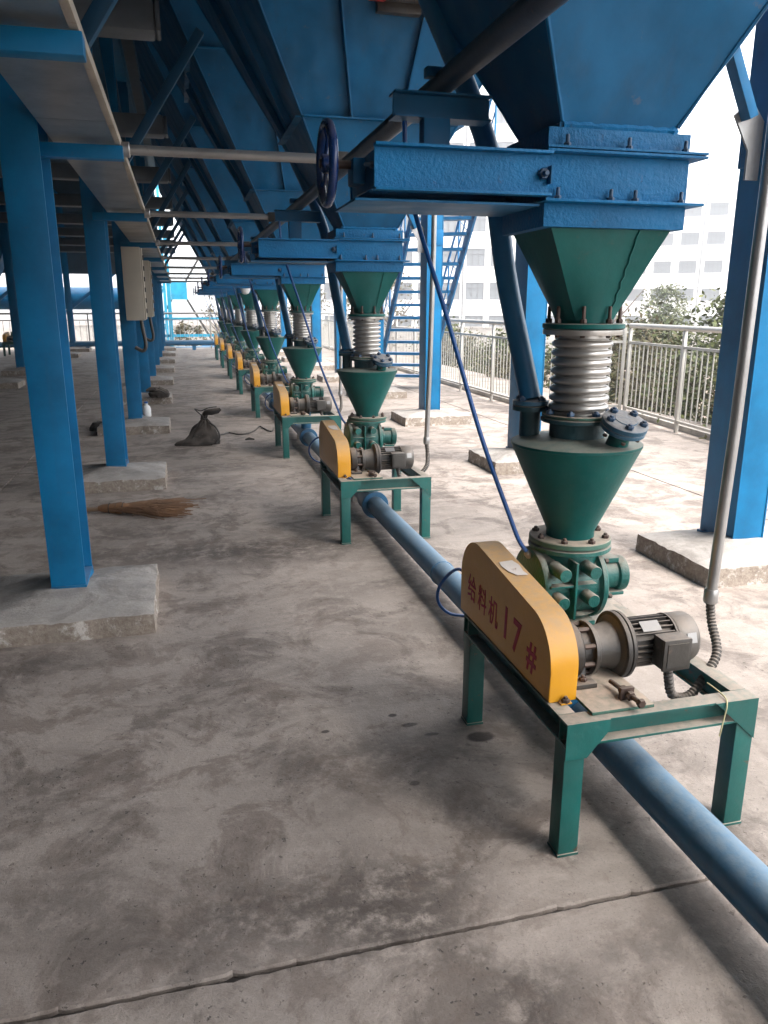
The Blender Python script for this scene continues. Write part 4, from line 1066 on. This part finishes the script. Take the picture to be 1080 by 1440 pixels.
# pair of red beacons/wheels on the second hopper front
t = thing('vibrator', (1.15, 4.30, 3.1), 'red and dark vibrator fixed high on the second hopper front', 'vibrator')
hy = lambda z: 2.07 + PITCH - HKY * (z - HZ0)
zc = 2.985; yc = hy(zc) - .02
MB().box(1.10, 1.34, yc - .03, yc + .02, zc - .05, zc + .12, .006).build('base', 'motor', t)
MB().lathe([(.05, 0), (.055, .01), (.055, .09), (.03, .10)], (1.13, yc - .09, zc + .03), (-1, 0, 0), 20).build('end_cover', 'red', t)
MB().lathe([(.05, 0), (.055, .01), (.055, .06), (.03, .07)], (1.33, yc - .09, zc + .02), (1, 0, 0), 20).build('end_cover', 'red', t)
MB().cyl((1.13, yc - .09, zc + .03), (1.33, yc - .09, zc + .03), .05, seg=20).build('vibrator_body', 'motor', t)
# pebbles and crumbs on the floor
rnd = random.Random(11); mb = MB()
for k_ in range(420):
    x, y = rnd.uniform(-1.3, 2.6), rnd.uniform(.9, 6.5) if rnd.random() < .8 else rnd.uniform(6, 12)
    s = rnd.choice((.002, .0025, .003, .004, .0055)) * (1.8 if rnd.random() < .05 else 1)
    vs = [Vector((x + s * a * rnd.uniform(.6, 1.4), y + s * b * rnd.uniform(.6, 1.4), s * c * rnd.uniform(.5, 1) + s * .3)) for a, b, c in ((1, 0, 0), (-1, 0, 0), (0, 1, 0), (0, -1, 0), (0, 0, 1), (0, 0, -.4))]
    mb._add(vs, [(0, 2, 4), (2, 1, 4), (1, 3, 4), (3, 0, 4), (2, 0, 5), (1, 2, 5), (3, 1, 5), (0, 3, 5)])
tag(mb.build('floor_crumbs', 'bolt', None, 0), 'fine dark crumbs and grit scattered on the concrete floor', 'grit', kind='stuff')

# ------------------------------------------------------------------ beyond the platform: planting
def crown_mesh(seed, h, r, n, leaf, mat, shape='bush', name='crown'):
    rnd = random.Random(seed); mb = MB(); clumps = []
    for k_ in range(max(10, n // 55)):
        z = rnd.random() ** .8; rr = r * (1 - .75 * z if shape == 'cone' else math.sqrt(max(.05, 1 - (2 * z - .9) ** 2 * .8)))
        a = rnd.uniform(0, 6.283); q = rnd.random() ** .5
        clumps.append((Vector((rr * q * math.cos(a), rr * q * math.sin(a), .12 * h + z * h * .88)), rnd.uniform(.5, 1.1) * r * (.16 if shape == 'cone' else .3)))
    for k_ in range(n):
        c, s = rnd.choice(clumps)
        p = c + Vector((rnd.gauss(0, s * .55), rnd.gauss(0, s * .55), rnd.gauss(0, s * .5)))
        a = Vector((rnd.gauss(0, 1), rnd.gauss(0, 1), rnd.gauss(0, .6))).normalized(); b = a.cross(Vector((rnd.gauss(0, 1), rnd.gauss(0, 1), rnd.gauss(0, 1)))).normalized()
        l_ = leaf * rnd.uniform(.45, 1.5)
        mb._add([p - a * l_, p + b * l_ * .45, p + a * l_, p - b * l_ * .45], [(0, 1, 2, 3)])
    return mb
def trunk_mb(seed, h, r, nb=5, spread=.5):
    rnd = random.Random(seed); mb = MB()
    mb.tube([(0, 0, -.05), (rnd.gauss(0, .03), rnd.gauss(0, .03), h * .4), (rnd.gauss(0, .08), rnd.gauss(0, .08), h * .9)], r, 7, rfun=lambda i: r * (1, .75, .3)[i])
    for k_ in range(nb):
        a = rnd.uniform(0, 6.283); z = h * rnd.uniform(.15, .65); L = h * spread * rnd.uniform(.6, 1.1)
        mb.tube([(0, 0, z), (math.cos(a) * L * .4, math.sin(a) * L * .4, z + L * .4), (math.cos(a) * L * .8, math.sin(a) * L * .8, z + L * .9)], r * .5, 5, rfun=lambda i: r * (.5, .3, .12)[i])
    return mb
def plant(name, x, y, h, r, n, leaf, mat, label, cat, group, seed, shape='bush', nb=5, z=-2.2):
    t = thing(name, (x, y, z), label, cat, group); ORG[0] = Vector((0, 0, 0))
    trunk_mb(seed, h * .8, max(.03, h * .016), nb).build('trunk', 'bark', t)
    if n: crown_mesh(seed, h, r, n, leaf, mat, shape).build('crown', mat, t, 0)
    return t
pl = [(7.6, 9.6, 3.3, 1.0, 'leaf', 'green shrub behind the near railing left of the big column'), (8.3, 8.4, 3.55, 1.0, 'leaf', 'taller yellow green shrub close to the big right column'), (7.1, 11.4, 2.9, .9, 'leafdry', 'brownish dry shrub behind the railing corner'),
      (9.6, 11.0, 3.4, 1.2, 'leaf', 'wide green shrub in the second rank behind the near railing'), (8.4, 13.2, 2.6, 1.0, 'leafdry', 'dry twiggy shrub seen past the bellows'), (7.0, 15.0, 2.4, .9, 'leafdry', 'low dry shrub behind the farther railing'),
      (7.6, 17.6, 2.5, 1.0, 'leaf', 'low green shrub behind the farther railing'), (7.4, 20.5, 2.4, 1.0, 'leafdry', 'pale dry shrub behind the stair'), (8.2, 24.0, 2.6, 1.1, 'leaf', 'shrub behind the far part of the right railing'),
      (7.0, 8.0, 3.0, 1.0, 'leaf', 'low olive shrub close behind the near railing'), (9.4, 9.7, 3.5, 1.1, 'leaf', 'olive shrub between the two railing posts, second rank'), (7.2, 12.9, 2.7, .9, 'leaf', 'olive shrub just past the railing corner'),
      (11.2, 12.6, 3.6, 1.3, 'leaf', 'bushy olive shrub farther back past the railing corner'), (6.6, 6.9, 2.9, .9, 'leafdry', 'dry shrub behind the big right column'),
      (10.6, 8.0, 3.3, 1.1, 'leaf', 'green shrub right of the big right column'), (8.2, 6.2, 3.1, 1.0, 'leafdry', 'dry shrub at the right picture edge'), (9.6, 14.6, 3.0, 1.2, 'leaf', 'green shrub in the second rank past the bellows')]
for i, (x, y, h, r, mt, lab) in enumerate(pl):
    plant('shrub', x, y, h + .35, r * 1.25, 6500, .045, mt, lab, 'shrub', 'shrubs behind the right railing', 100 + i)
plant('cypress_tree', 15.2, 26.3, 6.0, .62, 3500, .07, 'leafpine', 'narrow grey green cypress in front of the white building', 'tree', None, 301, 'cone')
plant('round_tree', 17.9, 26.6, 4.3, 1.1, 7000, .06, 'leaf', 'rounded yellow green tree beside the cypress', 'tree', None, 302)
for i, (x, y, h) in enumerate(((4.2, 42, 5.2), (6.8, 45, 5.6), (9.4, 43, 5.0), (12.5, 47, 5.6), (2.2, 46, 4.8))):
    plant('bare_tree', x, y, h, 1.5, 900, .10, 'leafdry', f'bare winter tree beyond the far railing, {ORDN[i]} of five', 'tree', 'bare trees beyond the far railing', 400 + i, nb=16)
for i, (x, y, h) in enumerate(((.35, 37, 3.0), (3.6, 36.5, 2.8))):
    plant('shrub', x, y, h, .8, 1500, .07, 'leafdry', ('brown dry shrub low behind the far railing, left of two', 'brown dry shrub low behind the far railing, right of two')[i], 'shrub', 'dry shrubs beyond the far railing', 500 + i)
t = thing('pipe_rack', (.8, 31, -2.2), 'cyan steel pipe rack with posts and panels just beyond the far railing', 'rack')
for x in (-1.15, -.35, 1.55, 2.75): MB().box(x - .07, x + .07, 30.9, 31.04, -2.2, 5.2 if x < 0 or x > 2 else .95).build('post', 'cyan', t)
for z in (.30, .92): MB().box(-1.078, 2.678, 31.05, 31.12, z, z + .10).build('beam', 'cyan', t)
for x in (-.9, .75, 1.9): MB().box(x, x + .55, 31.13, 31.2, -1.6, .15).build('panel', 'stair', t)
MB().cyl((-1.6, 30.7, -.1), (3.4, 30.7, -.1), .07, seg=12).build('rack_pipe', 'pipe', t)
# dry grass on the bank
rnd = random.Random(3); mb = MB()
for k_ in range(9000):
    x, y = rnd.uniform(6.6, 22), rnd.uniform(2, 34); h = rnd.uniform(.12, .45); a = rnd.uniform(0, 6.28); d = Vector((math.cos(a), math.sin(a), 0)) * .02
    p = Vector((x, y, -2.2)); mb._add([p - d, p + d, p + Vector((rnd.gauss(0, .08), rnd.gauss(0, .08), h))], [(0, 1, 2)])
tag(mb.build('dry_grass', 'grass', None, 0), 'dry grass on the ground beyond the right railing', 'grass', kind='stuff')

# ------------------------------------------------------------------ white building
ORG[0] = Vector((0, 0, 0))
def winmeshes(w_, h_, nm):
    f = MB(); b = .06
    f.box(-w_ / 2, w_ / 2, -.05, .03, 0, b); f.box(-w_ / 2, w_ / 2, -.05, .03, h_ - b, h_)
    for x in (-w_ / 2, w_ / 2 - b): f.box(x, x + b, -.049, .029, b + .001, h_ - b - .001)
    for i in range(1, nm): 
        x = -w_ / 2 + w_ * i / nm; f.box(x - .03, x + .03, -.045, .02, b + .001, h_ - b - .001)
    f.box(-w_ / 2 + b + .001, w_ / 2 - b - .001, -.04, .01, h_ * .68, h_ * .68 + .05)
    p = MB(); p.box(-w_ / 2 + .02, w_ / 2 - .02, .031, .04, .02, h_ - .02)
    s = MB(); s.box(-w_ / 2 - .1, w_ / 2 + .1, -.14, .03, -.10, -.002)
    return f.mesh('window', M['frame']), p.mesh('pane', M['glass']), s.mesh('sill', M['wall'])
WM = winmeshes(1.9, 1.75, 3); WS = winmeshes(2.1, 1.5, 4)
def facade(name, c, ang, width, floors, fh, zbase, bays, label, wm, ww, wh, depth=14, win_z=.9, rib=True):
    t = thing(name, (c[0], c[1], zbase), label, 'building'); t.rotation_euler.z = ang
    ORG[0] = Vector((0, 0, 0))
    bw = width / bays
    # wall built as piers and spandrels so that the windows sit in real openings
    H = floors * fh + 1.2
    MB().box(-width / 2, width / 2, .14, depth, 0, H).build('wall', 'wall', t)
    mb = MB()
    for f in range(floors):
        z = f * fh
        mb.box(-width / 2, width / 2, 0, .1385, z, z + win_z)
        mb.box(-width / 2, width / 2, 0, .1385, z + win_z + wh, z + fh)
        for b in range(bays + 1):
            x = -width / 2 + b * bw; half = (bw - ww) / 2
            mb.box(max(-width / 2, x - half), min(width / 2, x + half), .001, .1385, z + win_z + .0005, z + win_z + wh - .0005)
    mb.box(-width / 2, width / 2, 0, .1385, floors * fh, H)
    mb.build('facade', 'wall', t)
    MB().box(-width / 2 - .15, width / 2 + .15, -.15, .4, H + .001, H + .25).build('parapet', 'wall', t)
    for f in range(floors):
        for b in range(bays):
            x = -width / 2 + (b + .5) * bw
            o = part_at('window', wm[0], t, (x, .06, f * fh + win_z)); part_at('pane', wm[1], o, (0, 0, 0)); part_at('sill', wm[2], o, (0, -.06, 0))
    if rib:
        for b in range(0, bays + 1, 3):
            x = -width / 2 + b * bw; MB().tube([(x, -.10, 0), (x, -.10, H)], .07, 6).build('downpipe', 'frame', t)
    return t
def polar(px, dist):
    """direction of a picture column, turned into a place on the ground"""
    a = R(14.44) + math.atan((px - 540) / 1080 / (math.cos(R(15.03)) + math.sin(R(15.03)) * .2667)); return (dist * math.sin(a), dist * math.cos(a)), -a
c1, a1 = polar(650, 84)
facade('white_building', c1, a1, 30, 7, 3.35, -2.2, 12, 'large white multi storey building, left wing seen past the stair', WM, 1.9, 1.75)
c2, a2 = polar(1015, 108)
facade('white_building', c2, a2, 42, 5, 3.35, -2.2, 14, 'large white multi storey building, right wing behind the near railing', WS, 2.1, 1.5)
t = thing('boundary_wall', (30, 50, -2.2), 'long low pinkish wall in front of the white building', 'wall')
c3, a3 = polar(760, 60); ORG[0] = Vector((0, 0, 0)); t.location = (c3[0], c3[1], -2.2); t.rotation_euler.z = a3
MB().box(-40, 40, 0, .25, 0, 2.0).build('wall_panel', 'kerb', t)
MB().box(-40, 40, -.06, .31, 2.001, 2.12).build('coping', 'pedestal', t)

# ------------------------------------------------------------------ steelwork beyond the far end
def lattice(x, y, h, w_, label, bays=7):
    t = thing('lattice_tower', (x, y, -2.2), label, 'tower'); 
    for sx in (-1, 1):
        for sy in (-1, 1):
            MB().obox((x + sx * w_ / 2, y + sy * w_ / 2, -2.2), (x + sx * w_ / 2, y + sy * w_ / 2, h), .10, .10).build('post', 'cyan', t)
    for b in range(bays):
        z0 = -2.2 + (h + 2.2) * b / bays; z1 = -2.2 + (h + 2.2) * (b + 1) / bays
        for sy in (-1, 1):
            yy = y + sy * w_ / 2
            MB().obox((x - w_ / 2 + .05, yy, z1), (x + w_ / 2 - .05, yy, z1), .06, .06).build('strut', 'cyan', t)
            MB().obox((x - w_ / 2 + .05, yy, z0 + .05), (x + w_ / 2 - .05, yy, z1 - .05), .04, .04).build('diagonal', 'cyan', t)
    return t
lattice(2.25, 32, 8, .5, 'cyan lattice tower beyond the far railing')
lattice(-.78, 33, 8, .5, 'blue lattice leg left of the far opening')
t = thing('braced_frame', (.6, 34, -2.2), 'braced steel frame with cyan gusset plate beyond the far railing', 'frame')
MB().box(-.30, .35, 33.95, 34.05, 1.70, 2.45).build('gusset_plate', 'cyan', t)
for a, b in (((-.28, 2.45), (-1.2, 3.7)), ((.33, 2.45), (1.9, 4.9)), ((-.28, 1.70), (-1.3, .1)), ((.33, 1.70), (1.5, -.4))):
    MB().obox((a[0], 34, a[1]), (b[0], 34, b[1]), .08, .08).build('brace', 'motor', t)
MB().box(-1.6, 2.9, 33.9, 34.1, 5.2, 5.45).build('beam', 'cyan', t)
t = thing('large_duct', (-8, 29.6, 1.66), 'large blue horizontal duct beyond the far left railing', 'duct')
MB().cyl((-20, 29.8, 1.70), (-1.85, 29.8, 1.70), .38, seg=32).build('duct_run', 'blue', t)
MB().lathe([(.38, 0), (.43, .0), (.43, .06), (.38, .06)], (-5.0, 29.8, 1.70), (1, 0, 0), 32, cap=False).build('duct_flange', 'blue', t)
for x in (-12.0, -6.4, -2.6): MB().box(x - .08, x + .08, 29.72, 29.88, -2.2, 1.31).build('duct_leg', 'blue', t)
t = thing('sky_brace_frame', (-7, 28.9, 0), 'diagonal dark braces across the far left opening', 'brace')
for x in (-9, -6.4, -3.8):
    MB().obox((x, 28.9, 1.2), (x + 2.6, 28.9, 3.2), .10, .10).build('brace', 'hopper', t)

# ------------------------------------------------------------------ thin bright haze in the outdoor air
hm = bpy.data.materials.new('haze'); hm.use_nodes = True; hn = hm.node_tree.nodes; hn.remove(hn['Principled BSDF'])
pv_ = hn.new('ShaderNodeVolumePrincipled'); pv_.inputs['Color'].default_value = (.96, .97, 1, 1); pv_.inputs['Density'].default_value = HAZE; pv_.inputs['Anisotropy'].default_value = .35
hm.node_tree.links.new(pv_.outputs[0], hn['Material Output'].inputs['Volume'])
ORG[0] = Vector((0, 0, 0)); mb = MB(); mb.box(-450, 550, -350, 650, -3.4, 26)
tag(mb.build('haze', hm, None, 0), kind='stuff')
